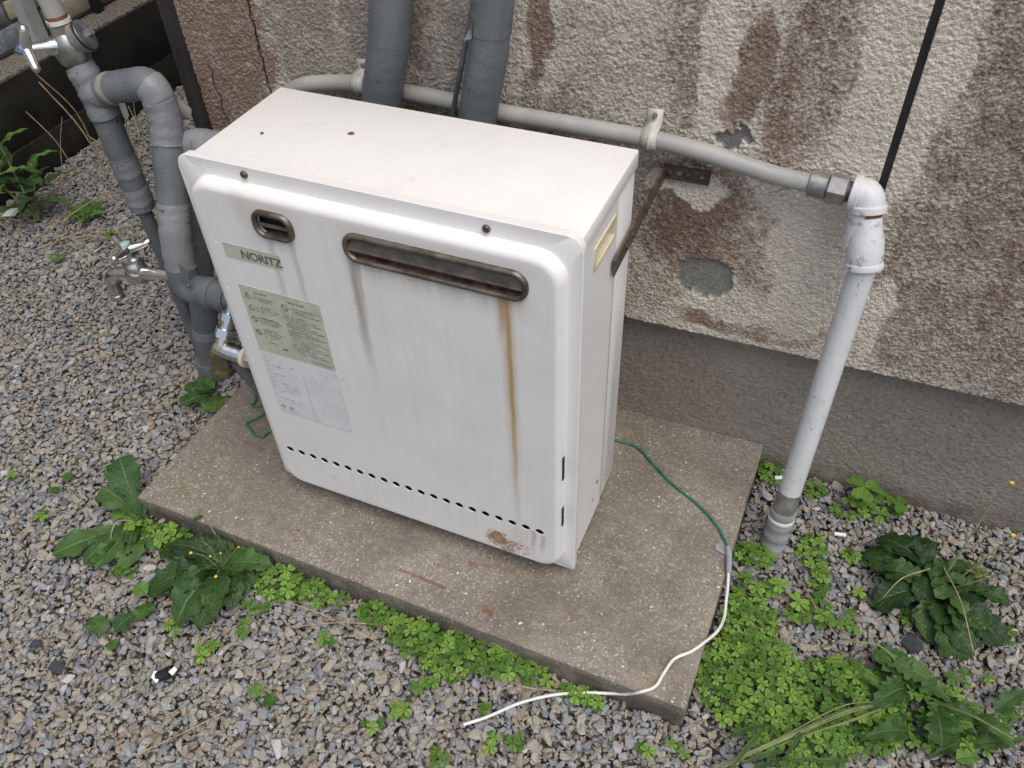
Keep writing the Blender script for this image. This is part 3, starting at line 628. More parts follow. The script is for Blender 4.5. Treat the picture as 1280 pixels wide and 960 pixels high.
# bracket that ties the heater to the wall
bk = empty('wall_bracket', (.53, .24, .5)); tag(bk, 'rusty steel angle bracket tying heater to the stucco wall', 'bracket')
def rel(o, pts): return [tuple(Vector(p) - o.location) for p in pts]
a = (.5292, .112); b = (.5352, .3325); t = .0026
MB().add(rel(bk, [(a[0], a[1], .4735), (b[0], b[1], .4890), (b[0], b[1], .5110), (a[0], a[1], .4975), (a[0] + t, a[1], .4735), (b[0] + t, b[1], .4890), (b[0] + t, b[1], .5110), (a[0] + t, a[1], .4975)]),
         [(3, 2, 1, 0), (4, 5, 6, 7), (0, 1, 5, 4), (1, 2, 6, 5), (2, 3, 7, 6), (3, 0, 4, 7)]).build('arm', 'steel', bk, 30, .0004)
bm = bmesh.new(); lp = [[bm.verts.new((p_[0] - .53, .3300 - .24, p_[1] - .5)) for p_ in rr(.5352, .5990, .4895, .5105, .002, 3)]]
for cx in (.5435, .556, .569, .587): lp.append([bm.verts.new((cx - .53 + .0046 * math.cos(q * .5236), .09, .0 + .0046 * math.sin(q * .5236))) for q in range(12)])
es = []
for l in lp:
    for k in range(len(l)): es.append(bm.edges.new((l[k], l[(k + 1) % len(l)])))
bmesh.ops.triangle_fill(bm, edges=es, use_beauty=True, normal=(0, -1, 0)); ge = bmesh.ops.extrude_face_region(bm, geom=bm.faces[:]); bmesh.ops.translate(bm, verts=[q for q in ge['geom'] if isinstance(q, bmesh.types.BMVert)], vec=(0, .0025, 0)); bmesh.ops.recalc_face_normals(bm, faces=bm.faces)
me = bpy.data.meshes.new('wall_plate'); bm.to_mesh(me); bm.free(); me.materials.append(MAT['steel']); link(bpy.data.objects.new('wall_plate', me), bk)
for cx in (.5435, .569): MB().tube(rel(bk, [(cx, .331, .5), (cx, .3285, .5), (cx, .327, .5)]), [.0044, .0044, .002], 10).build('bolt', 'vent_rust', bk)
for yy, zz in ((.158, .4885), (.183, .4905)): MB().tube(rel(bk, [(.531, yy, zz), (.5350, yy, zz), (.5365, yy, zz)]), [.0036, .0036, .002], 8).build('bolt', 'vent_rust', bk)

# ------------------------------------------------------------------ conduit along the wall, straps, gas riser
cp = curve([(-.13, .318, .44), (-.095, .318, .50), (-.041, .318, .5445), (.016, .318, .5595), (.075, .318, .5665), (.139, .318, .5645), (.216, .318, .5615), (.29, .318, .5565), (.386, .318, .5545), (.455, .318, .5530), (.517, .318, .5515), (.577, .318, .5465), (.631, .318, .5380), (.684, .316, .5300), (.733, .312, .5290)], 10)
o = MB().tube(cp, [.0122 + (.00022 if i % 2 else -.00022) for i in range(len(cp))], 20).build('conduit', 'conduit'); tag(o, 'pale grey plastic-coated gas pipe running across the stucco wall', 'pipe')
def strap(x, z, zt, label):
    e = empty('pipe_strap', (x, YW, z)); tag(e, label, 'strap', 'straps holding the pale pipe')
    m = MB(); pts = []
    for k in range(13):
        a = R(-100 + 200 * k / 12); pts.append((-.0 , -.022 - .0142 * math.cos(a), .0142 * math.sin(a)))
    pts = [(0, -.004, -.018)] + pts + [(0, -.006, .0175), (0, -.005, zt - z + .008)]
    n = len(pts); w = .0105
    for dx in (-w, w):
        for q in pts: m.v.append((dx, q[1], q[2]))
    for k in range(n - 1): m.f.append((k, k + 1, n + k + 1, n + k))
    o = m.build('band', 'strap', e, 60); md = o.modifiers.new('t', 'SOLIDIFY'); md.thickness = .0014; md.offset = 1
    MB().tube([(dx * .0, q[1], q[2]) for dx in (1,) for q in pts[1:14]], .0022, 6).build('rib', 'strap', e)
    MB().tube([(0, -.005, zt - z), (0, -.0085, zt - z), (0, -.0092, zt - z)], [.0036, .0036, .0015], 10).build('screw', 'galv', e)
strap(.0735, .5665, .5880, 'cream strap with screw on the pale pipe, behind the heater lid left end')
strap(.5150, .5518, .5785, 'cream strap with screw on the pale pipe, above the wall bracket')
riser = empty('gas_riser', (.809, .2, GZ)); tag(riser, 'white painted gas riser pipe with elbow rising from the gravel', 'pipe')
def rt(name, pts, rad, mat, seg=24, sm=35, wr=0., phase=0., bev=0.): return MB().tube(rel(riser, pts), rad, seg, True, wr, phase).build(name, mat, riser, sm, bev)
A = Vector((.733, .312, .529)); B = Vector((.800, .306, .5285)); d = (B - A).normalized()
rt('pipe_collar', [A - d * .006, A - d * .005, A + d * .016, A + d * .017], [.0150, .0165, .0165, .0150], 'galv')
rt('hex_coupling', [A + d * .0172, A + d * .0188, A + d * .0395, A + d * .041], [.0170, .0195, .0195, .0170], 'galv', 6, 20, 0, .3)
rt('threaded_nipple', [A + d * .041, A + d * .047], .0132, 'steel')
T = Vector((.8125, .286, .4700)); E0 = A + d * .046
ep = bend([E0, B, B + Vector((.004, -.014, -.062))], .030, 9); er = []
for i, q in enumerate(ep):
    k = i / (len(ep) - 1); er.append(.0200 if k < .12 or k > .9 else .0178)
rt('elbow', dens(ep, .006), .0212, 'white_paint'); rt('elbow_bead', [E0, E0 + d * .001, E0 + d * .009, E0 + d * .0105], [.0205, .0226, .0226, .0208], 'white_paint')
e2 = ep[-1]; dn = (T - Vector((.804, .300, .512))).normalized(); q0 = Vector((.8045, .2975, .5080))
rt('rust_ring', [q0 - dn * .0015, q0 + dn * .0025], .0176, 'rust')
rt('elbow_lower_bead', [q0 - dn * .012, q0 - dn * .0105, q0 - dn * .003, q0 - dn * .0015], [.0205, .0224, .0224, .020], 'white_paint')
sp = [q0 + dn * s for s in (.001, .004, .012, .022, .032, .044, .056, .062, .063, .066, .070, .071)]; sr = [.0160, .0176, .0184, .0200, .0222, .0232, .0228, .0220, .0240, .0246, .0240, .0195]
rt('socket', sp, sr, 'white_paint')
top_ = q0 + dn * .066; bot = Vector((.809, .196, GZ)); ax = (bot - top_); Lr = ax.length; ax.normalize()
rt('riser_pipe', dens([top_, top_ + ax * (Lr - .138)], .03), .0172, 'white_paint')
rt('bare_pipe', [top_ + ax * (Lr - .1385), top_ + ax * (Lr - .09)], .0175, 'galv')
wp = dens([top_ + ax * (Lr - .096), top_ + ax * (Lr + .02)], .005); rt('wrap', wp, [.0196 + .0012 * math.sin(i * 1.3) for i in range(len(wp))], 'zinc_wrap', 24, 50, .02)
rt('wrap_lip', [top_ + ax * (Lr - .082), top_ + ax * (Lr - .080), top_ + ax * (Lr - .076), top_ + ax * (Lr - .074)], [.0195, .0212, .0214, .0200], 'strap')

# ------------------------------------------------------------------ insulated pipes rising behind the heater
def lagged(name, label, pts, r, mat='lagging', bands=(), wr=.006):
    e = empty(name, pts[0]); tag(e, label, 'pipe'); P = dens(pts, .004)
    rad = [r * (1 + .008 * math.sin(i * .9) * math.sin(i * .23)) for i in range(len(P))]
    MB().tube(rel(e, P), rad, 26, True, wr, 0., .003, .11).build('lagging', mat, e, 60)
    tot = len(P) - 1
    for (a, b, mt) in bands:
        Q = P[int(a * tot):max(int(b * tot), int(a * tot) + 2) + 1]; MB().tube(rel(e, Q), [r * 1.035 + .0004 * math.sin(i * 1.4) for i in range(len(Q))], 30, True, .004, 0., .028).build('tape_band', mt, e, 60)
    return e
lagged('insulated_pipe', 'thick grey lagged pipe behind heater, left of the thin cable', [(.085, .288, .36), (.124, .288, .558), (.1475, .288, .640), (.166, .288, .715), (.20, .29, .9), (.22, .29, 3.)], .0288, 'lagging')
e = lagged('insulated_pipe', 'thick grey lagged pipe behind heater, right of the thin cable', [(.245, .288, .36), (.275, .288, .558), (.297, .288, .648), (.307, .288, .715), (.322, .29, .9), (.33, .29, 3.)], .0268, 'lagging', [(.1235, .150, 'pvc')])
MB().add(rel(e, [(.283, .268, .690), (.290, .262, .700), (.288, .262, .680), (.276, .262, .676)]), [(0, 1, 2), (0, 2, 3)]).build('tape_flap', 'tape', e, 0)
o = MB().tube(dens([(.205, .30, .40), (.232, .30, .555), (.256, .30, .64), (.2765, .30, .713), (.31, .30, .9), (.33, .31, 3.)], .05), .0036, 10).build('thin_cable', 'cable'); tag(o, 'thin dark cable hanging between the two lagged pipes', 'cable')

# ------------------------------------------------------------------ pipework left of the heater
# cold riser with stop valve
e = lagged('supply_riser', 'grey taped supply riser with stop valve beside the downpipe', [(-.388, .25, .30), (-.3895, .25, .42), (-.3905, .25, .50), (-.3965, .25, .552)], .0225, 'lagging', [(.28, .42, 'tape'), (.05, .18, 'tape')])
def ep_(name, pts, rad, mat, seg=20, sm=40, wr=0., phase=0., hel=0.): return MB().tube(rel(e, pts), rad, seg, True, wr, phase, hel).build(name, mat, e, sm)
ep_('lower_pipe', dens([(-.385, .25, GZ), (-.388, .25, .30)], .05), .0125, 'pvc')
ep_('wire_tie', [(-.388, .25, .312), (-.388, .25, .3135)], .0218, 'sleeve'); ep_('wire_tie', [(-.388, .25, .317), (-.388, .25, .3185)], .0218, 'sleeve')
tw = dens([(-.3885, .25, .478), (-.392, .249, .52), (-.3985, .247, .560), (-.4015, .246, .566)], .004)
ep_('taped_neck', tw, [.0258 + .0010 * math.sin(i * .8) - .003 * (i / len(tw)) for i in range(len(tw))], 'tape', 26, 60, .006, 0., .04)
V = Vector((-.4020, .247, .594))
ep_('valve_body', [V + Vector((.001, 0, -.029)), V + Vector((.001, 0, -.024)), V + Vector((0, 0, -.012)), V + Vector((0, 0, .004)), V + Vector((-.001, 0, .014)), V + Vector((-.002, 0, .020)), V + Vector((-.002, 0, .0215))], [.0185, .0235, .0265, .0265, .0225, .0185, .015], 'cast', 24, 50)
ax_ = Vector((.80, .42, .42)).normalized()
ep_('bonnet', [V, V + ax_ * .022, V + ax_ * .030, V + ax_ * .034, V + ax_ * .037], [.0215, .0235, .0245, .0235, .012], 'cast', 24, 50)
ep_('gasket', [V + ax_ * .0295, V + ax_ * .0325], .0255, 'black_plastic'); ep_('bonnet_nut', [V + ax_ * .037, V + ax_ * .046], .006, 'chrome', 6, 20)
hx_ = Vector((-.37, -.90, .21)).normalized()
ep_('spindle', [V + hx_ * .015, V + hx_ * .030, V + hx_ * .036, V + hx_ * .052, V + hx_ * .060], [.014, .0125, .0095, .0085, .0065], 'chrome', 20, 40)
H0 = V + hx_ * .064; hb = hx_.cross(Vector((0, 0, 1))).normalized(); ha = Vector((.25, -.25, .9)); ha = (ha - hx_ * ha.dot(hx_)).normalized(); hb = hx_.cross(ha)
for ang in (8, 128, 248):
    dv = ha * math.cos(R(ang)) + hb * math.sin(R(ang)); ep_('handle_arm', [H0, H0 + dv * .012, H0 + dv * .026, H0 + dv * .034, H0 + dv * .038], [.0095, .0082, .0068, .0066, .003], 'chrome', 12, 60)
ep_('handle_cap', [H0 + hx_ * .006, H0 + hx_ * .0105, H0 + hx_ * .0115], [.0066, .0062, .003], 'blue', 16)
ep_('hex_union', [V + Vector((-.002, 0, .019)), V + Vector((-.002, 0, .034))], .0195, 'cast', 6, 20, 0, .4)
ep_('union_rim', [V + Vector((-.002, 0, .034)), V + Vector((-.0025, 0, .040))], .0182, 'white_paint'); ep_('rust_ring', [V + Vector((-.0025, 0, .040)), V + Vector((-.003, 0, .0455))], .0160, 'rust')
ep_('upper_pipe', [V + Vector((-.003, 0, .0455)), V + Vector((-.012, .0, .14)), V + Vector((-.03, .03, .6)), V + Vector((-.03, .085, 2.))], .0155, 'conduit')
ep_('loose_string', curve([(-.412, .246, .530), (-.413, .244, .515), (-.411, .245, .499)], 5), .0030, 'dry', 8)
# loop that branches off the riser and dives to the heater
L0 = [(-.3895, .2495, .5165), (-.355, .250, .5285), (-.262, .250, .5525), (-.2545, .2475, .500), (-.244, .166, .310), (-.243, .153, .240)]
e = lagged('lagged_branch', 'grey lagged branch pipe that loops over and dives to the heater', bend(L0, .044, 9), .0252, 'lagging', [(.31, .36, 'tape'), (.362, .41, 'tape'), (.412, .515, 'tape'), (.74, .93, 'tape'), (.02, .06, 'tape'), (.085, .12, 'dirty_tape')])
MB().add(rel(e, [(-.327, .231, .517), (-.312, .230, .520), (-.312, .229, .499), (-.318, .228, .491), (-.326, .229, .494)]), [(0, 1, 2, 3, 4)]).build('tape_flap', 'tape', e, 0)
MB().tube(rel(e, dens([(-.270, .262, .535), (-.280, .29, .50), (-.275, .31, .47)], .01)), .013, 12).build('drip_tail', 'conduit', e, 60)
el = bend([(-.244, .160, .275), (-.243, .152, .2270), (-.150, .152, .2290)], .030, 9)
MB().tube(rel(e, dens(el, .008)), .0262, 26).build('pvc_elbow', 'pvc', e, 50)
MB().tube(rel(e, [(-.197, .152, .2280), (-.1965, .152, .2280), (-.180, .152, .2283), (-.1795, .152, .2283)]), [.0262, .0282, .0282, .0262], 26).build('elbow_collar', 'pvc', e)
MB().tube(rel(e, [(-.18, .152, .2283), (.02, .152, .232)]), .0225, 24).build('heater_inlet', 'lagging', e)
MB().add(rel(e, [(-.222, .1285, .262), (-.205, .1275, .252), (-.199, .1285, .288), (-.214, .131, .300)]), [(0, 1, 2, 3)]).build('clip_plate', 'pvc', e, 0)
MB().tube(rel(e, [(-.209, .1285, .258), (-.2088, .1245, .2575)]), .004, 10).build('clip_screw', 'pvc', e)
# second lagged pipe: comes from behind the heater and drops to the ground
e = lagged('lagged_drop', 'dark grey lagged pipe dropping to the ground behind the tap', bend([(-.02, .262, .452), (-.235, .258, .450), (-.252, .252, .40), (-.3305, .222, .0), (-.336, .219, GZ)], .032, 8), .0250, 'lagging', [(.10, .30, 'tape'), (.31, .36, 'tape'), (.84, .87, 'tape')])
MB().tube(rel(e, [(-.332, .216, -.03), (-.336, .214, GZ - .01)]), [.028, .031], 18, True, .06).build('foot_wrap', 'lagging', e, 60)
# chrome bib tap on the branch
tp = empty('garden_tap', (-.30, .15, .235)); tag(tp, 'chrome three-armed garden tap left of the white heater', 'tap')
TB = Vector((-.340, .146, .238)); TS = 1.4
def tt(name, pts, rad, mat, seg=18, sm=45, phase=0.):
    pts = [TB + (Vector(q) - TB) * TS for q in pts]; rad = [q * TS for q in rad] if hasattr(rad, '__len__') else rad * TS
    return MB().tube(rel(tp, pts), rad, seg, True, 0., phase).build(name, mat, tp, sm)
TB = Vector((-.340, .146, .238))
tt('tail', [TB + Vector((.075, .006, .010)), TB + Vector((.04, .003, .006)), TB + Vector((.030, .002, .005)), TB + Vector((.006, 0, .002))], [.0065, .0065, .0078, .0085], 'chrome')
tt('body', [TB + Vector((.012, 0, .004)), TB + Vector((.006, 0, .002)), TB + Vector((-.006, 0, -.002)), TB + Vector((-.012, 0, -.005))], [.006, .0140, .0140, .008], 'chrome', 20, 60)
tt('spout', bend([TB + Vector((-.004, 0, -.002)), TB + Vector((-.050, -.002, -.012)), TB + Vector((-.052, -.003, -.048))], .022, 8), .0088, 'chrome'); tt('spout_lip', [TB + Vector((-.0519, -.003, -.044)), TB + Vector((-.052, -.003, -.050))], .0098, 'chrome')
tt('bonnet', [TB + Vector((0, 0, .004)), TB + Vector((0, 0, .016)), TB + Vector((0, 0, .018)), TB + Vector((0, 0, .024)), TB + Vector((0, 0, .026)), TB + Vector((0, 0, .034))], [.0125, .0125, .0105, .0105, .0065, .0055], 'chrome')
HT = TB + Vector((0, 0, .037))
for ang in (10, 130, 250):
    dv = Vector((math.cos(R(ang + 30)), math.sin(R(ang + 30)), 0)); tt('handle_arm', [HT, HT + dv * .008, HT + dv * .022 + Vector((0, 0, .002)), HT + dv * .028 + Vector((0, 0, .005)), HT + dv * .030 + Vector((0, 0, .006))], [.0065, .0055, .0042, .0042, .002], 'chrome', 10, 60)
tt('handle_cap', [HT + Vector((0, 0, .005)), HT + Vector((0, 0, .0085)), HT + Vector((0, 0, .0095))], [.006, .0056, .003], 'green_plastic', 14)
# chrome stop valve at the heater's lower left
cv = empty('stop_valve', (-.08, .07, .18)); tag(cv, 'chrome stop valve on brass block by heater lower left edge', 'valve')
def ct(name, pts, rad, mat, seg=18, sm=45, phase=0.): return MB().tube(rel(cv, pts), rad, seg, True, 0., phase).build(name, mat, cv, sm)
Q = Vector((-.122, .07, .190))
ct('heater_tail', [(-.10, .07, .184), (.012, .07, .186)], .0120, 'chrome'); ct('hex_nut', [(-.070, .07, .185), (-.046, .07, .1855)], .0165, 'chrome', 6, 20); ct('washer', [(-.0775, .07, .1848), (-.0705, .07, .185)], .0172, 'cream')
ct('body', [Q + Vector((-.012, 0, .002)), Q + Vector((-.006, 0, .001)), Q + Vector((.012, 0, -.002)), Q + Vector((.040, 0, -.005))], [.010, .0150, .0150, .0128], 'chrome', 20, 60)
up = Vector((.16, .50, .80)).normalized()
ct('branch', [Q, Q + up * .024], .0128, 'chrome'); ct('branch_nut', [Q + up * .022, Q + up * .037], .0170, 'chrome', 6, 20); ct('branch_neck', [Q + up * .037, Q + up * .052], .0115, 'chrome'); ct('top_nut', [Q + up * .051, Q + up * .064], .0135, 'chrome', 6, 20); ct('upper_tail', [Q + up * .064, Q + up * .078, (-.02, .15, .262), (.02, .152, .262)], .008, 'chrome')
ct('drain_block', [Q + Vector((-.006, -.002, -.008)), Q + Vector((-.008, -.004, -.040))], .0165, 'olive_brass', 8, 20, .2); ct('drain_cap', [Q + Vector((-.0075, -.004, -.040)), Q + Vector((-.009, -.005, -.052))], .0215, 'olive_brass', 6, 20, .5)
ct('lower_pipe', [Q + Vector((.012, .012, -.03)), (-.10, .11, .05), (-.13, .15, -.03), (-.20, .19, GZ)], .014, 'lagging')

# ------------------------------------------------------------------ wires
o = MB().tube(curve([(.46, .262, .03), (.480, .282, -.005), (.507, .284, -.0195), (.547, .282, -.0215), (.583, .256, -.0215), (.627, .223, -.0218), (.674, .197, -.0215), (.712, .168, -.0215), (.735, .137, -.021), (.742, .120, -.0195)], 10), .0021, 8).build('earth_wire', 'wire_green'); tag(o, 'green earth wire crossing the slab to the grey sleeve', 'wire')
o = MB().tube(curve([(.7415, .126, -.018), (.746, .112, -.018), (.7495, .095, -.019), (.7520, .082, -.022)], 6), .0046, 14).build('wire_sleeve', 'sleeve'); tag(o, 'grey tape sleeve joining the green and white wires', 'sleeve')
o = MB().tube(curve([(.751, .086, -.0215), (.756, .062, -.030), (.7585, .040, -.034), (.7615, .010, -.032), (.757, -.020, -.025), (.741, -.050, -.0215), (.728, -.068, -.0217), (.7085, -.088, -.0217), (.700, -.115, -.0217), (.694, -.138, -.0205), (.676, -.152, -.024), (.660, -.150, -.046), (.640, -.150, -.060), (.600, -.163, -.062), (.557, -.183, -.063), (.518, -.211, -.062), (.483, -.246, -.0615), (.455, -.268, -.064)], 10), .0023, 8).build('white_wire', 'wire_white'); tag(o, 'loose white wire trailing off the slab onto the gravel', 'wire')
gl = [(-.02, .14, .02), (-.10, .150, -.005), (-.150, .160, .0), (-.180, .166, -.012), (-.168, .145, -.0215), (-.165, .127, -.0215), (-.146, .136, -.0205), (-.118, .132, -.0215), (-.130, .122, -.0215), (-.138, .106, -.0215), (-.148, .087, -.0212), (-.134, .078, -.0215), (-.118, .068, -.0215), (-.100, .069, -.021), (-.094, .086, -.02), (-.06, .10, -.015), (-.02, .1, .0)]
o = MB().tube(curve(gl, 8), .0019, 8).build('coiled_wire', 'wire_green'); tag(o, 'crumpled green wire on the slab left of the heater', 'wire')
o = MB().add([(.724, .118, SLZ + .002), (.742, .112, SLZ + .003), (.744, .131, SLZ + .004), (.730, .138, SLZ + .002), (.722, .126, SLZ + .0025)], [(0, 1, 2, 3, 4)]).build('tape_scrap', 'sleeve', None, 0); md = o.modifiers.new('t', 'SOLIDIFY'); md.thickness = .0006; tag(o, 'scrap of grey tape on the slab beside the wire sleeve', 'tape')
#MARK
# ------------------------------------------------------------------ gravel (uncountable: one object, stones instanced by geometry nodes)
def stone_mesh(seed, n=16):
    rs = np.random.default_rng(seed); bm = bmesh.new()
    P = rs.normal(size=(n, 3)); P /= np.linalg.norm(P, axis=1)[:, None]; P = np.sign(P) * np.abs(P) ** .75; P *= rs.uniform(.72, 1.12, (n, 1)); P *= np.array([1, rs.uniform(.55, .9), rs.uniform(.35, .7)]) * .52
    for p in P: bm.verts.new(p)
    bmesh.ops.convex_hull(bm, input=bm.verts); bmesh.ops.delete(bm, geom=[v for v in bm.verts if not v.link_faces], context='VERTS')
    bmesh.ops.dissolve_limit(bm, angle_limit=R(14), verts=bm.verts, edges=bm.edges)
    bmesh.ops.bevel(bm, geom=bm.edges[:], offset=.035, segments=1, affect='EDGES', clamp_overlap=True)
    me = bpy.data.meshes.new('stone'); bm.to_mesh(me); bm.free(); me.materials.append(MAT['stone']); return me
src = bpy.data.collections.new('stones')
for k in range(14): src.objects.link(bpy.data.objects.new('stone_%02d' % k, stone_mesh(100 + k)))
def in_slab(x, y, m):
    ins = np.ones_like(x, bool); Q = [FL, FR, BR, BL]
    for k in range(4):
        a, b = Q[k], Q[(k + 1) % 4]; d = (b - a) / np.linalg.norm(b - a); ins &= ((x - a[0]) * (-d[1]) + (y - a[1]) * d[0]) > -m
    return ins
def scatter(step, z0, zj, smin, smax, sd):
    rs = np.random.default_rng(sd); gx, gy = np.meshgrid(np.arange(-1.30, 1.75, step), np.arange(-1.15, 1.75, step), indexing='ij')
    x = gx.ravel() + rs.uniform(-.45, .45, gx.size) * step; y = gy.ravel() + rs.uniform(-.45, .45, gx.size) * step
    s = np.clip(np.exp(rs.normal(math.log(smin * .55 + smax * .33), .36, x.size)), smin, smax)
    k = ~in_slab(x, y, .4 * s.mean()) & ~((x > XL - .008) & (y > YF - .006)) & (x > -1.297)
    x, y, s = x[k], y[k], s[k]; n = len(x)
    z = z0 + rs.uniform(-zj, zj, n) + .006 * (vnoise(x * 9, y * 9, 51) - .5)
    rot = np.stack([rs.normal(0, .26, n), rs.normal(0, .26, n), rs.uniform(0, 6.28, n)], 1)
    scl = np.stack([s * rs.uniform(.85, 1.3, n), s, s * rs.uniform(.8, 1.15, n)], 1)
    return np.stack([x, y, z], 1), rot, scl
parts = [scatter(.0115, GZ + .005, .003, .010, .018, 61), scatter(.0108, GZ + .0098, .0026, .0085, .0175, 62), scatter(.0140, GZ + .0132, .0026, .0085, .023, 63), scatter(.0080, GZ + .0112, .0032, .0028, .007, 64)]
pos = np.concatenate([p[0] for p in parts]); rot = np.concatenate([p[1] for p in parts]); scl = np.concatenate([p[2] for p in parts])
me = bpy.data.meshes.new('gravel'); me.vertices.add(len(pos)); me.vertices.foreach_set('co', pos.ravel())
for nm, dat in (('rot', rot), ('scl', scl)):
    a = me.attributes.new(nm, 'FLOAT_VECTOR', 'POINT'); a.data.foreach_set('vector', dat.astype(np.float32).ravel())
a = me.attributes.new('vid', 'INT', 'POINT'); a.data.foreach_set('value', rng.integers(0, 14, len(pos)).astype(np.int32))
gravel = link(bpy.data.objects.new('gravel', me)); tag(gravel, 'grey and tan crushed stone gravel around the slab', 'gravel', kind='stuff')
ng = bpy.data.node_groups.new('scatter_stones', 'GeometryNodeTree'); ng.interface.new_socket('Geometry', in_out='INPUT', socket_type='NodeSocketGeometry'); ng.interface.new_socket('Geometry', in_out='OUTPUT', socket_type='NodeSocketGeometry')
N = ng.nodes; gi = N.new('NodeGroupInput'); go = N.new('NodeGroupOutput'); ip = N.new('GeometryNodeInstanceOnPoints'); ci = N.new('GeometryNodeCollectionInfo'); ci.inputs[0].default_value = src; ci.inputs[1].default_value = True; ci.inputs[2].default_value = True
mp = N.new('GeometryNodeMeshToPoints'); ng.links.new(gi.outputs[0], mp.inputs[0]); ng.links.new(mp.outputs[0], ip.inputs['Points']); ng.links.new(ci.outputs[0], ip.inputs['Instance']); ip.inputs['Pick Instance'].default_value = True
for nm, ty, so in (('rot', 'FLOAT_VECTOR', 'Rotation'), ('scl', 'FLOAT_VECTOR', 'Scale'), ('vid', 'INT', 'Instance Index')):
    na = N.new('GeometryNodeInputNamedAttribute'); na.data_type = ty; na.inputs[0].default_value = nm; ng.links.new(na.outputs[0], ip.inputs[so])
ng.links.new(ip.outputs[0], go.inputs[0]); gravel.modifiers.new('scatter', 'NODES').node_group = ng

def big_stone(x, y, sx, sy, sz, rz, label, seed, mat='slate', name='slate_stone', group=None, z=None):
    me = stone_mesh(seed, 12).copy(); me.materials.clear(); me.materials.append(MAT[mat]); o = link(bpy.data.objects.new(name, me)); o.location = (x, y, GZ + .020 if z is None else z); o.rotation_euler = (.12, -.1, rz); o.scale = (sx, sy, sz); return tag(o, label, 'stone', group)
big_stone(-.159, -.409, .046, .030, .020, .1, 'larger dark slate stone on the gravel at lower left', 201)
big_stone(-.224, -.392, .028, .022, .016, .6, 'smaller round dark stone at the lower left photo edge', 202)
big_stone(1.036, .088, .036, .040, .022, -.8, 'dark slate stone below the big dark-leaved weed', 203)
big_stone(.481, -.113, .008, .007, .006, .3, 'small white pebble on the slab front', 204, 'white_plastic', 'white_pebble', None, SLZ + .002)
m = MB(); rs_ = np.random.default_rng(91)                 # loose grit lying on the slab
for k in range(260):
    u_, v_ = rs_.uniform(.01, .99), rs_.uniform(.02, .98) ** 1.6; q = (1 - u_) * (1 - v_) * FL + u_ * (1 - v_) * FR + u_ * v_ * BR + (1 - u_) * v_ * BL
    r_ = rs_.uniform(.0007, .0018) * (1.8 if rs_.random() < .06 else 1); z_ = SLZ + r_ * .4; P_ = [(q[0] + r_ * a_ * rs_.uniform(.7, 1.3), q[1] + r_ * b_ * rs_.uniform(.7, 1.3), z_ + r_ * c_ * .7) for a_, b_, c_ in ((1, 0, 0), (0, 1, 0), (-1, 0, 0), (0, -1, 0), (0, 0, 1), (0, 0, -1))]
    m.add(P_, [(0, 1, 4), (1, 2, 4), (2, 3, 4), (3, 0, 4), (1, 0, 5), (2, 1, 5), (3, 2, 5), (0, 3, 5)])
o = m.build('grit', 'grit', None, 0); tag(o, 'pale grit scattered over the concrete slab', 'grit', kind='stuff')
# litter
cp_ = empty('bottle_top_litter', (.004, -.361, GZ + .02)); tag(cp_, 'small black and white plastic cap on the gravel', 'litter')
MB().tube([(-.010, -.006, .001), (.003, .002, .005), (.005, .003, .006)], [.0085, .0085, .006], 14).build('black_cup', 'black_plastic', cp_)
MB().add([(-.016, -.012, .006), (-.004, -.016, .004), (-.003, -.011, .006), (-.011, -.008, .009), (-.012, -.001, .010), (-.017, -.003, .008)], [(0, 1, 2, 3, 4, 5)]).build('white_rim', 'white_plastic', cp_, 0).modifiers.new('t', 'SOLIDIFY').thickness = .002
MB().add([(.004, .004, .008), (.012, .002, .006), (.014, .012, .007), (.008, .014, .009)], [(0, 1, 2, 3)]).build('white_tab', 'white_plastic', cp_, 0).modifiers.new('t', 'SOLIDIFY').thickness = .002
for (x, y, rz, lab) in ((.797, .335, .3, 'white plastic scrap at the slab corner by the plinth'), (.909, .248, .1, 'short white plastic tube right of the gas riser')):
    d = Vector((math.cos(rz), math.sin(rz), .1)) * .009; c = Vector((x, y, GZ + .026)); o = MB().tube([c - d, c + d], .0034, 10).build('plastic_scrap', 'white_plastic'); tag(o, lab, 'litter')
o = MB().add([(-1.30 + .06, .52, GZ + .02), (-1.20, .53, GZ + .024), (-1.205, .56, GZ + .03), (-1.235, .56, GZ + .03)], [(0, 1, 2, 3)]).build('paper_scrap', 'white_plastic', None, 0); o.modifiers.new('t', 'SOLIDIFY').thickness = .001; tag(o, 'scrap of white paper behind the leafy weed at left edge', 'litter')

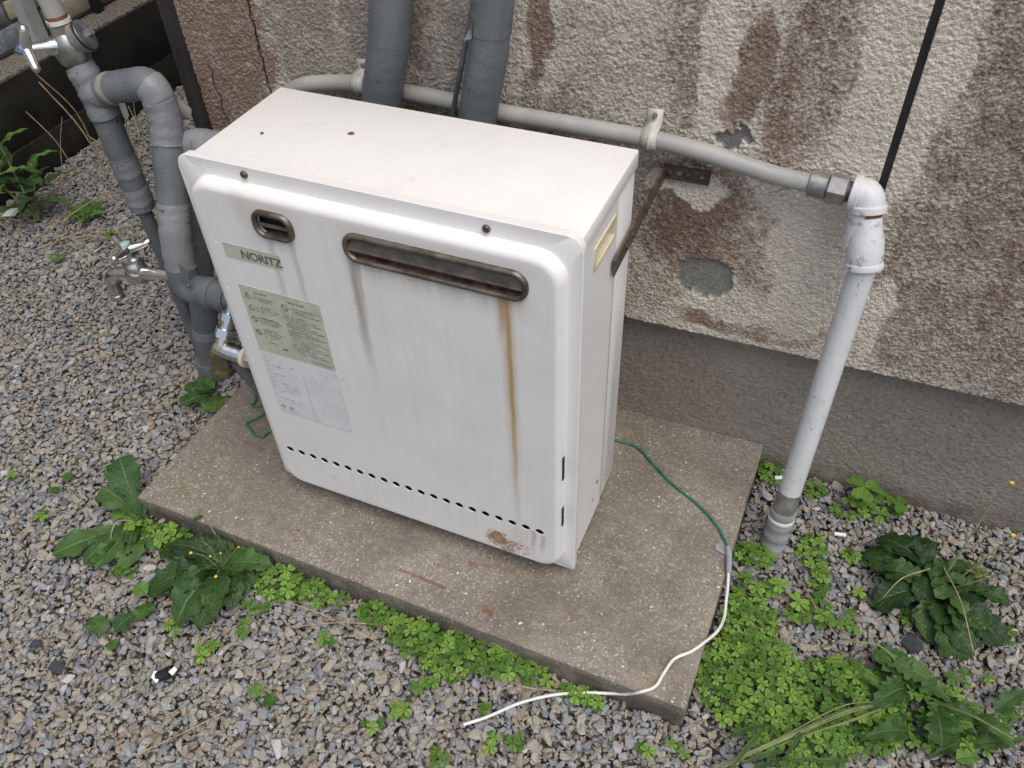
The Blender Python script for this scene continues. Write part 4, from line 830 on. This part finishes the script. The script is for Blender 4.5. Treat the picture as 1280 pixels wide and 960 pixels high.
# ------------------------------------------------------------------ vegetation
GT = GZ + .016
def leaf(parent, base, az, L, Wd, e0=35, e1=-20, shape='obovate', serr=.0, fold=.25, mat='leaf_mid', roll=0., name='leaf'):
    nu, nv = 23, 5; seed = random.randint(0, 9999); rs = np.random.default_rng(seed); az = R(az)
    T = np.linspace(0, 1, nu); el = np.radians(e0 + (e1 - e0) * T + rs.normal(0, 4, nu)); ds = L / (nu - 1); r = np.concatenate([[0], np.cumsum(np.cos(el[:-1]) * ds)]); zz = np.concatenate([[0], np.cumsum(np.sin(el[:-1]) * ds)])
    if shape == 'obovate': w = .07 + .93 * np.clip(T / .72, 0, 1) ** 1.25 * np.sqrt(np.clip(1 - ((T - .66) / .345).clip(0) ** 2, 0, 1))
    elif shape == 'lance': w = np.sin(np.pi * np.clip(T * .97 + .03, 0, 1) ** .75) ** .9
    elif shape == 'ovate': w = np.where(T < .18, .10 + .0 * T, np.sqrt(np.clip(np.sin(np.pi * ((T - .18) / .82).clip(0, 1) ** .72), 0, 1)))
    else: w = np.where(T < .35, .07, np.sqrt(np.clip(1 - ((T - .68) / .335) ** 2, 0, 1)))       # 'round': a long stalk and a round blade
    w[-1] = .02
    V_, F_, lv, lt = [], [], [], []; side = np.array([-math.sin(az), math.cos(az)]); fwd = np.array([math.cos(az), math.sin(az)]); cu = rs.uniform(-.18, .18)
    for i in range(nu):
        for j in range(-nv, nv + 1):
            s_ = j / nv; tooth = 1.
            if abs(j) == nv and serr and 0 < i < nu - 1: tooth = 1 + serr * ((i % 3) - 1)
            hw = .5 * Wd * w[i] * tooth; off = hw * s_
            wav = .10 * Wd * math.sin(i * .75 + (2. if s_ > 0 else 0) + seed) * abs(s_) ** 2 * w[i] + .028 * Wd * rs.normal() * abs(s_) * w[i] - .030 * Wd * (i % 3 == 1) * (1 if 0 < abs(s_) < 1 else 0) * w[i]
            h = zz[i] + abs(off) * fold + off * roll + wav; fw = r[i] - abs(off) * .15 + (abs(s_) * .02 * L * (1 if (serr and i % 3 == 2) else 0)); sh = cu * L * T[i] ** 2
            q = fwd * fw + side * (off + sh); V_.append((base[0] + q[0], base[1] + q[1], base[2] + h)); lv.append(abs(s_)); lt.append(T[i])
    c = 2 * nv + 1; nib = rs.random() < .4
    for i in range(nu - 1):
        for j in range(c - 1):
            if nib and 6 < i < nu - 2 and rs.random() < .018 + .05 * (j in (0, c - 2)): continue
            F_.append((i * c + j, (i + 1) * c + j, (i + 1) * c + j + 1, i * c + j + 1))
    me = bpy.data.meshes.new(name); me.from_pydata(V_, [], F_); me.polygons.foreach_set('use_smooth', [True] * len(F_))
    rv = rs.uniform(0, 1)
    for nm, dat in (('lv', lv), ('lt', lt), ('lr', [rv] * len(lv))): t = me.attributes.new(nm, 'FLOAT', 'POINT'); t.data.foreach_set('value', dat)
    me.materials.append(MAT[mat]); return link(bpy.data.objects.new(name, me), parent)
def plant(name, loc, label, cat='weed', group=None): e = empty(name, loc); return tag(e, label, cat, group)
def stem(parent, pts, r0, r1, mat='stem', name='stem'):
    P = curve(pts, 6); n = len(P); return MB().tube(P, [r0 + (r1 - r0) * i / (n - 1) for i in range(n)], 7).build(name, mat, parent)
def flower(parent, c, r=.005):
    m = MB(); c = Vector(c)
    for k in range(9):
        a = 2 * math.pi * k / 9; d = Vector((math.cos(a), math.sin(a), .35)) * r; s_ = Vector((-math.sin(a), math.cos(a), 0)) * r * .3
        m.add([c, c + d * .7 - s_, c + d * 1.1, c + d * .7 + s_], [(0, 1, 2, 3)])
    return m.build('flower', 'yellow', parent, 0)
# broad dandelion-like weed at the slab's front left corner
p = plant('broadleaf_weed', (-.222, -.142, GT), 'long-leaved green weed at the slab front left corner')
for a in ((140, .130, .060, 62, 8, 'obovate', .08), (162, .100, .058, 40, 5, 'obovate', .10), (-127, .150, .052, 18, -8, 'obovate', .07), (-112, .118, .046, 24, -12, 'obovate', .10), (-88, .115, .048, 22, -14, 'obovate', .10), (-55, .105, .044, 26, -16, 'obovate', .10), (-30, .085, .040, 30, -16, 'obovate', .12), (100, .06, .022, 60, 10, 'obovate', .1), (-72, .07, .03, 45, -5, 'obovate', .1)):
    leaf(p, (0, 0, 0), a[0], a[1], a[2], a[3], a[4], a[5], a[6], .18, 'leaf_mid')
o = leaf(p, (0, 0, 0), 178, .062, .030, 25, -8, 'obovate', .08, .1, 'leaf_young'); o['label'] = 'yellowing leaf'
stem(p, [(0, 0, 0), (-.02, -.03, .03), (-.015, -.07, .005)], .0015, .001, 'dry')
# dark weed with yellow flowers in front of the slab
p = plant('flowering_weed', (-.022, -.172, GT), 'dark-leaved weed with small yellow flowers at the slab front edge')
for k, a in enumerate(((-165, .090, .058), (-140, .105, .064), (-118, .115, .066), (-96, .125, .070), (-72, .120, .070), (-50, .095, .058), (-25, .085, .05), (165, .075, .050), (-5, .080, .050), (120, .065, .042), (70, .060, .040), (-105, .07, .055), (-60, .072, .055), (-150, .06, .05), (-15, .055, .045), (30, .06, .04), (178, .10, .045), (-170, .115, .05), (160, .09, .04), (-130, .13, .055), (-40, .12, .05), (10, .1, .045))):
    leaf(p, (random.uniform(-.012, .012), random.uniform(-.01, .008), .004 + .004 * (k > 10)), a[0], a[1], a[2], random.uniform(30, 62), random.uniform(-55, -15), 'ovate', .09, .22, 'leaf_dark' if k % 3 else 'leaf_mid')
for tx, ty, tz in ((-.075, .045, .150), (-.068, .040, .145)): stem(p, [(.02, .006, .01), (-.015, .02, .07), (-.045, .033, .115), (tx, ty, tz)], .0016, .0007)
stem(p, [(-.045, .033, .115), (-.075, .02, .125), (-.10, .015, .120)], .0006, .0004); stem(p, [(-.068, .040, .145), (-.07, .052, .17)], .0006, .0004)
leaf(p, (-.035, .028, .10), -120, .022, .010, 10, -30, 'lance', 0, .1, 'leaf_mid')
for k in range(10):
    a = random.uniform(0, 6.28); rr_ = random.uniform(.01, .05); tip = (rr_ * math.cos(a), rr_ * math.sin(a) - .02, random.uniform(.045, .075)); stem(p, [(0, -.01, .02), (tip[0] * .6, tip[1] * .6, tip[2] * .8), tip], .0008, .0005)
    if k % 2: flower(p, tip, random.uniform(.0016, .0030))
# big dark rosette by the plinth
p = plant('dark_rosette_weed', (1.058, .188, GT), 'large wrinkled dark green weed growing by the plinth')
for k in range(19):
    az = k * 137.5 + random.uniform(-15, 15); L_ = .122 - .004 * k + random.uniform(-.02, .015); leaf(p, (random.uniform(-.012, .012), random.uniform(-.012, .012), .004 * (k / 6)), az, L_, L_ * random.uniform(.38, .52), random.uniform(35, 72) + .8 * k, random.uniform(-75, -5), 'obovate', .12, .30, 'leaf_dark')
for az, L_ in ((172, .130), (-150, .118), (-70, .115), (-35, .125), (150, .11), (-100, .10)): leaf(p, (0, 0, .004), az, L_, .054, 44, -45, 'obovate', .10, .25, 'leaf_dark')
for az, L_ in ((60, .05), (118, .045), (-120, .05), (-170, .04), (10, .05), (-60, .06)): leaf(p, (random.uniform(-.02, .02), random.uniform(-.02, .02), .03), az, L_, .024, 60, -30, 'obovate', .1, .2, 'leaf_mid')
for k in range(9): leaf(p, (random.uniform(-.035, .04), random.uniform(-.04, .03), .015), random.uniform(0, 360), random.uniform(.05, .085), random.uniform(.026, .042), random.uniform(40, 75), random.uniform(-60, -10), 'obovate', .1, .3, 'leaf_dark')
for pts in ([(0, 0, .02), (.02, .05, .09), (.035, .085, .15), (.05, .10, .185)], [(.01, 0, .02), (.045, .03, .08), (.07, .05, .13)], [(.01, 0, .02), (.06, .01, .07), (.10, .02, .09)]):
    stem(p, pts, .0016, .0007); flower(p, pts[-1], .0034)
for pts in ([(0, .02, .05), (.02, -.05, .07), (.05, -.10, .03)], [(-.02, .01, .05), (-.06, -.03, .06), (-.08, -.06, .04)], [(.03, .02, .06), (.06, .0, .08), (.10, .01, .06)]): stem(p, pts, .0011, .0008, 'dry', 'dry_stem')
# sow thistle at the lower right
p = plant('lobed_weed', (1.045, .0, GT), 'mid-green weed with jagged leaves at lower right of the clover')
for k, a in enumerate(((150, .105, .040), (170, .085, .034), (128, .08, .034), (-165, .07, .03), (-135, .080, .036), (-105, .085, .040), (-80, .085, .042), (-45, .08, .034), (-15, .075, .032), (25, .06, .026))):
    leaf(p, (random.uniform(-.04, .04), random.uniform(-.025, .02), random.uniform(.01, .03)), a[0], a[1], a[2], random.uniform(15, 60), random.uniform(-40, 0), 'lance' if k % 3 else 'obovate', .22, .18, 'leaf_mid')
for k in range(16): leaf(p, (random.uniform(-.06, .10), random.uniform(-.07, .03), random.uniform(.01, .035)), random.uniform(0, 360), random.uniform(.045, .085), random.uniform(.016, .030), random.uniform(10, 55), random.uniform(-40, 5), 'lance' if k % 4 else 'obovate', .18, .2, 'leaf_mid' if k % 3 else 'leaf_young')
for pts in ([(.0, 0, .01), (-.06, .035, .05), (-.12, .02, .06)], [(0, 0, .01), (.05, -.03, .06), (.10, -.05, .07)]): stem(p, pts, .002, .0012)
p = plant('grass_stalks', (.93, -.08, GT), 'bundle of pale grass stalks lying over the clover', 'grass')
for k in range(9):
    o_ = random.uniform(-.008, .008); stem(p, [(.085 + o_, .055 + o_, .028), (.02 + o_, .005 - o_, .042 + random.uniform(-.004, .006)), (-.05 + o_ * 2, -.055 + o_, .034), (-.12 + o_ * 3, -.115 + o_ * 2, .02)], .0012, .0007, 'stem')
for k in range(7): leaf(p, (random.uniform(-.09, .03), random.uniform(-.09, .0), .03), random.uniform(-160, -110), random.uniform(.07, .11), .007, 20, -20, 'lance', 0, .1, 'leaf_mid')
# leafy weed against the retaining wall
p = plant('leafy_weed', (-1.135, .545, GT), 'tall weed with narrow green leaves at the left photo edge')
for (dx, dy, hz_) in ((-.05, .03, .24), (-.10, -.03, .20), (.02, .04, .15)):
    stem(p, [(0, 0, 0), (dx * .5, dy * .5, hz_ * .5), (dx, dy, hz_)], .004, .002)
    for k in range(9): t = .2 + .8 * k / 8; leaf(p, (dx * t, dy * t, hz_ * t), k * 137 + dx * 900, .125 - .05 * t, .030 - .008 * t, 35, -15, 'lance', .08, .2, 'leaf_mid' if k < 6 else 'leaf_young')
p = plant('seedling', (-1.02, .60, GT), 'small pale green seedling among dry stalks at upper left')
for k in range(6): leaf(p, (0, 0, 0), k * 62, .06, .030, 40, 0, 'ovate', 0, .1, 'leaf_young')
# single sprouts in the gravel
def sprout(x, y, sizes, label, mat='leaf_young', e0=50, dz=0.):
    p = plant('sprout', (x, y, GT + dz), label, 'sprout', 'sprouts in the gravel')
    for (az, L_, w) in sizes: leaf(p, (0, 0, 0), az, L_, w, e0, -10, 'round', 0, .12, mat)
sprout(-.105, -.262, ((-60, .050, .034), (60, .045, .032), (170, .040, .026)), 'single lobed green sprout below the long-leaved weed')
sprout(-.120, -.345, ((150, .050, .034), (70, .055, .030), (-30, .03, .02)), 'dark heart-leaved sprout near the lower left slate stone', 'leaf_mid')
sprout(.160, -.345, ((20, .03, .022), (140, .03, .022)), 'tiny sprout in the gravel below the left clover strip')
sprout(-.285, .170, ((-150, .075, .040), (-110, .085, .048), (-60, .080, .055), (170, .06, .035)), 'green sprout at the foot of the lagged pipes', 'leaf_mid', 45)
sprout(-.42, -.13, ((80, .03, .02), (-80, .028, .02)), 'tiny sprout in the gravel left of the slab')

# clover ground cover (uncountable)
def leaflet():
    o = [(.0, .0), (.20, .24), (.5, .50), (.80, .58), (1.0, .46), (1.04, .22), (.90, .0)]
    V_ = [(0, 0, 0), (.45, 0, 0), (.90, 0, .0)] ; lv = [0, 0, 0]; F_ = []
    for s in (1, -1):
        b = len(V_)
        for (u_, v_) in o[1:6]: V_.append((u_, s * v_, .16 * v_ - .06 * u_ * u_)); lv.append(v_ * 2)
        ring = [0] + list(range(b, b + 5)) + [2]
        for k in range(len(ring) - 1):
            t = (1, ring[k], ring[k + 1]) if s < 0 else (1, ring[k + 1], ring[k]); F_.append(t)
    return np.array(V_), F_, lv
LV, LF, LLV = leaflet()
def clover(name, label, spots, sd, ztop=.030, size=.0122):
    rs = np.random.default_rng(sd); V_, F_, lv, lt, lr = [], [], [], [], []; n0 = 0
    placed = np.zeros((0, 3))
    for tier in (1, 0):
      for (cx, cy, rx, ry, cnt, sc, hmax) in spots:
        for k in range(cnt * 5 if cnt > 14 else cnt):
            a = rs.uniform(0, 6.283); q = math.sqrt(rs.uniform(0, 1)); x = cx + rx * q * math.cos(a); y = cy + ry * q * math.sin(a)
            if in_slab(np.array([x]), np.array([y]), .004)[0] or (y > YF - .01 and x > XL): continue
            s = size * sc * rs.uniform(.68, 1.18) * (1.08 - .25 * q) * (1. if tier else .8)
            near = placed[placed[:, 2] == tier]
            if len(near) and np.min((near[:, 0] - x) ** 2 + (near[:, 1] - y) ** 2) < (1.30 * s if tier else 1.6 * s) ** 2: continue
            placed = np.vstack([placed, [x, y, tier]])
            h = (.006 + hmax * (1 - q * q * .7) * rs.uniform(.75, 1.)) * (1. if tier else .45); th = rs.uniform(0, 6.283); ti = rs.normal(0, .16, 2); r_ = rs.uniform(0, 1) * (1 if tier else .6)  # lower tier's leaf colour is darkened: shade from the upper leaves painted in
            c0 = np.array([x, y, GT - .002 + h])
            for m_ in range(3):
                b_ = th + m_ * 2.0944 + rs.normal(0, .12); s2 = s * rs.uniform(.85, 1.12); cs, sn = math.cos(b_), math.sin(b_); P = LV * s2
                Xx = P[:, 0] * cs - P[:, 1] * sn; Yy = P[:, 0] * sn + P[:, 1] * cs; Zz = P[:, 2] + Xx * ti[0] + Yy * ti[1] - .12 * P[:, 0]
                V_ += list(np.stack([Xx + c0[0], Yy + c0[1], Zz + c0[2]], 1)); F_ += [tuple(i + n0 for i in f) for f in LF]; n0 += len(LV); lv += LLV; lt += [.0] * len(LV); lr += [r_] * len(LV)
            jx, jy = rs.normal(0, .004, 2); w = .0006
            for (ox, oy) in ((w, 0), (-w * .5, w * .87), (-w * .5, -w * .87)): V_ += [(x + jx + ox, y + jy + oy, GZ), (x + ox, y + oy, c0[2])]; lv += [0, 0]; lt += [0, 0]; lr += [r_] * 2
            for m_ in range(3): a_ = n0 + 2 * m_; b_ = n0 + 2 * ((m_ + 1) % 3); F_.append((a_, b_, b_ + 1, a_ + 1))
            n0 += 6
    me = bpy.data.meshes.new(name); me.from_pydata([tuple(map(float, q)) for q in V_], [], F_); me.polygons.foreach_set('use_smooth', [True] * len(F_))
    for nm, dat in (('lv', lv), ('lt', lt), ('lr', lr)): t = me.attributes.new(nm, 'FLOAT', 'POINT'); t.data.foreach_set('value', dat)
    me.materials.append(MAT['clover']); o = link(bpy.data.objects.new(name, me)); return tag(o, label, 'clover', kind='stuff')
clover('clover_patch', 'dense bright clover patch right of the slab corner', [(.825, -.060, .080, .080, 300, 1., .030), (.885, -.095, .085, .065, 220, 1.05, .032), (.800, .030, .040, .055, 90, .95, .025), (.950, -.045, .085, .065, 170, 1.05, .03), (1.060, -.02, .085, .05, 34, 1.0, .03), (.830, .085, .035, .025, 10, 1.9, .045), (1.13, .02, .07, .06, 10, .95, .02), (.76, -.10, .016, .02, 12, 1., .02)], 71)
clover('clover_patch', 'clover growing around the gas riser foot', [(.782, .160, .030, .022, 34, .95, .016), (.780, .345, .022, .016, 22, 1., .018), (.872, .205, .022, .030, 20, 1.0, .014), (.890, .150, .012, .030, 15, .95, .012), (.855, .335, .020, .015, 14, 1., .016), (.955, .330, .035, .025, 9, 2.4, .075), (.915, .31, .03, .02, 10, 1., .02), (.93, .215, .012, .01, 6, 1., .012), (.79, .10, .02, .015, 8, 1.2, .02), (.90, .09, .05, .03, 12, 1., .012)], 72)
clover('clover_patch', 'clover strip along the middle of the slab front edge', [(.255, -.160, .030, .018, 24, 1., .022), (.330, -.172, .050, .028, 85, 1.05, .030), (.385, -.178, .055, .034, 110, 1.05, .032), (.450, -.165, .050, .022, 62, 1.02, .026), (.515, -.162, .032, .014, 26, 1., .02), (.375, -.225, .022, .022, 12, 1.1, .014), (.600, -.168, .034, .010, 22, 1., .016)], 73)
clover('clover_patch', 'clover strip right of the yellow-flowered weed', [(.080, -.165, .045, .026, 80, 1.1, .030), (.130, -.160, .045, .020, 60, 1.05, .026), (.175, -.156, .022, .012, 14, 1., .018), (.07, -.215, .02, .01, 6, 1.1, .012)], 74)
clover('clover_patch', 'clover between the two weeds at the slab left end', [(-.150, -.160, .050, .022, 64, 1.05, .030), (-.205, -.165, .03, .02, 14, 1., .03), (-.185, -.235, .016, .012, 9, 1.1, .012)], 75)
clover('scattered_clover', 'tiny clover sprigs scattered over the gravel', [(x_, y_, .012, .010, n_, .95, .010) for (x_, y_, n_) in ((.33, -.31, 3), (.36, -.285, 4), (.47, -.235, 3), (.50, -.275, 4), (.53, -.262, 4), (.44, -.318, 3), (.03, -.315, 7), (.04, -.30, 5), (-.045, -.285, 5), (-.03, -.30, 4), (.07, -.255, 2), (.20, -.225, 3), (-.52, -.15, 3), (-.40, -.2, 2), (1.02, .13, 5), (1.16, .15, 4), (1.17, .05, 5), (1.12, .25, 4), (.70, -.215, 2), (.745, -.19, 2), (.76, -.245, 3), (-.95, .42, 4), (-.9, .55, 4), (.99, .22, 4), (.95, .14, 5))], 76)
# dry stalks and litter of straw
def straw(name, label, segs):
    m = MB()
    for a, b, r_ in segs:
        a = Vector(a); b = Vector(b); mid = (a + b) / 2 + Vector((random.uniform(-1, 1), random.uniform(-1, 1), random.uniform(0, 1))) * (b - a).length * .08; m.tube(curve([a, mid, b], 4), r_, 5)
    o = m.build(name, 'dry'); return tag(o, label, 'straw', kind='stuff')
sg = []
for k in range(70):
    x_, y_ = random.uniform(-1.25, -.80), random.uniform(.45, 1.0); a = random.uniform(0, 6.28); l_ = random.uniform(.05, .2); sg.append(((x_, y_, GT), (x_ + l_ * math.cos(a), y_ + l_ * math.sin(a), GT + random.uniform(.0, .05)), random.uniform(.0008, .0018)))
for k in range(9):
    x_, y_ = random.uniform(-1.22, -1.0), random.uniform(.68, .95); sg.append(((x_, y_, GT), (x_ + random.uniform(-.08, .06), y_ + random.uniform(-.05, .08), GT + random.uniform(.15, .34)), random.uniform(.001, .0018)))
straw('dry_stalks', 'dry straw stalks standing by the retaining wall', sg)
sg = []
for k in range(70):
    x_, y_ = random.uniform(-.45, 1.2), random.uniform(-.5, .3)
    if in_slab(np.array([x_]), np.array([y_]), .05)[0]: continue
    a = random.uniform(0, 6.28); l_ = random.uniform(.02, .10); x2, y2 = x_ + l_ * math.cos(a), y_ + l_ * math.sin(a)
    if in_slab(np.array([x2]), np.array([y2]), .01)[0] or y2 > .36: continue
    sg.append(((x_, y_, GT + .006), (x2, y2, GT + .007), random.uniform(.0005, .0010)))
for a, b in (((.045, -.47, 0), (.125, -.375, 0)), ((.06, -.40, 0), (.05, -.46, 0)), ((.10, -.19, 0), (.28, -.20, 0)), ((.14, -.225, 0), (.26, -.175, 0)), ((.48, -.185, 0), (.56, -.175, 0)), ((.22, -.15, 0), (.32, -.195, 0))): sg.append(((a[0], a[1], GT + .007), (b[0], b[1], GT + .009), .0011))
straw('straw_litter', 'thin dry straws lying on the gravel round the slab', sg)
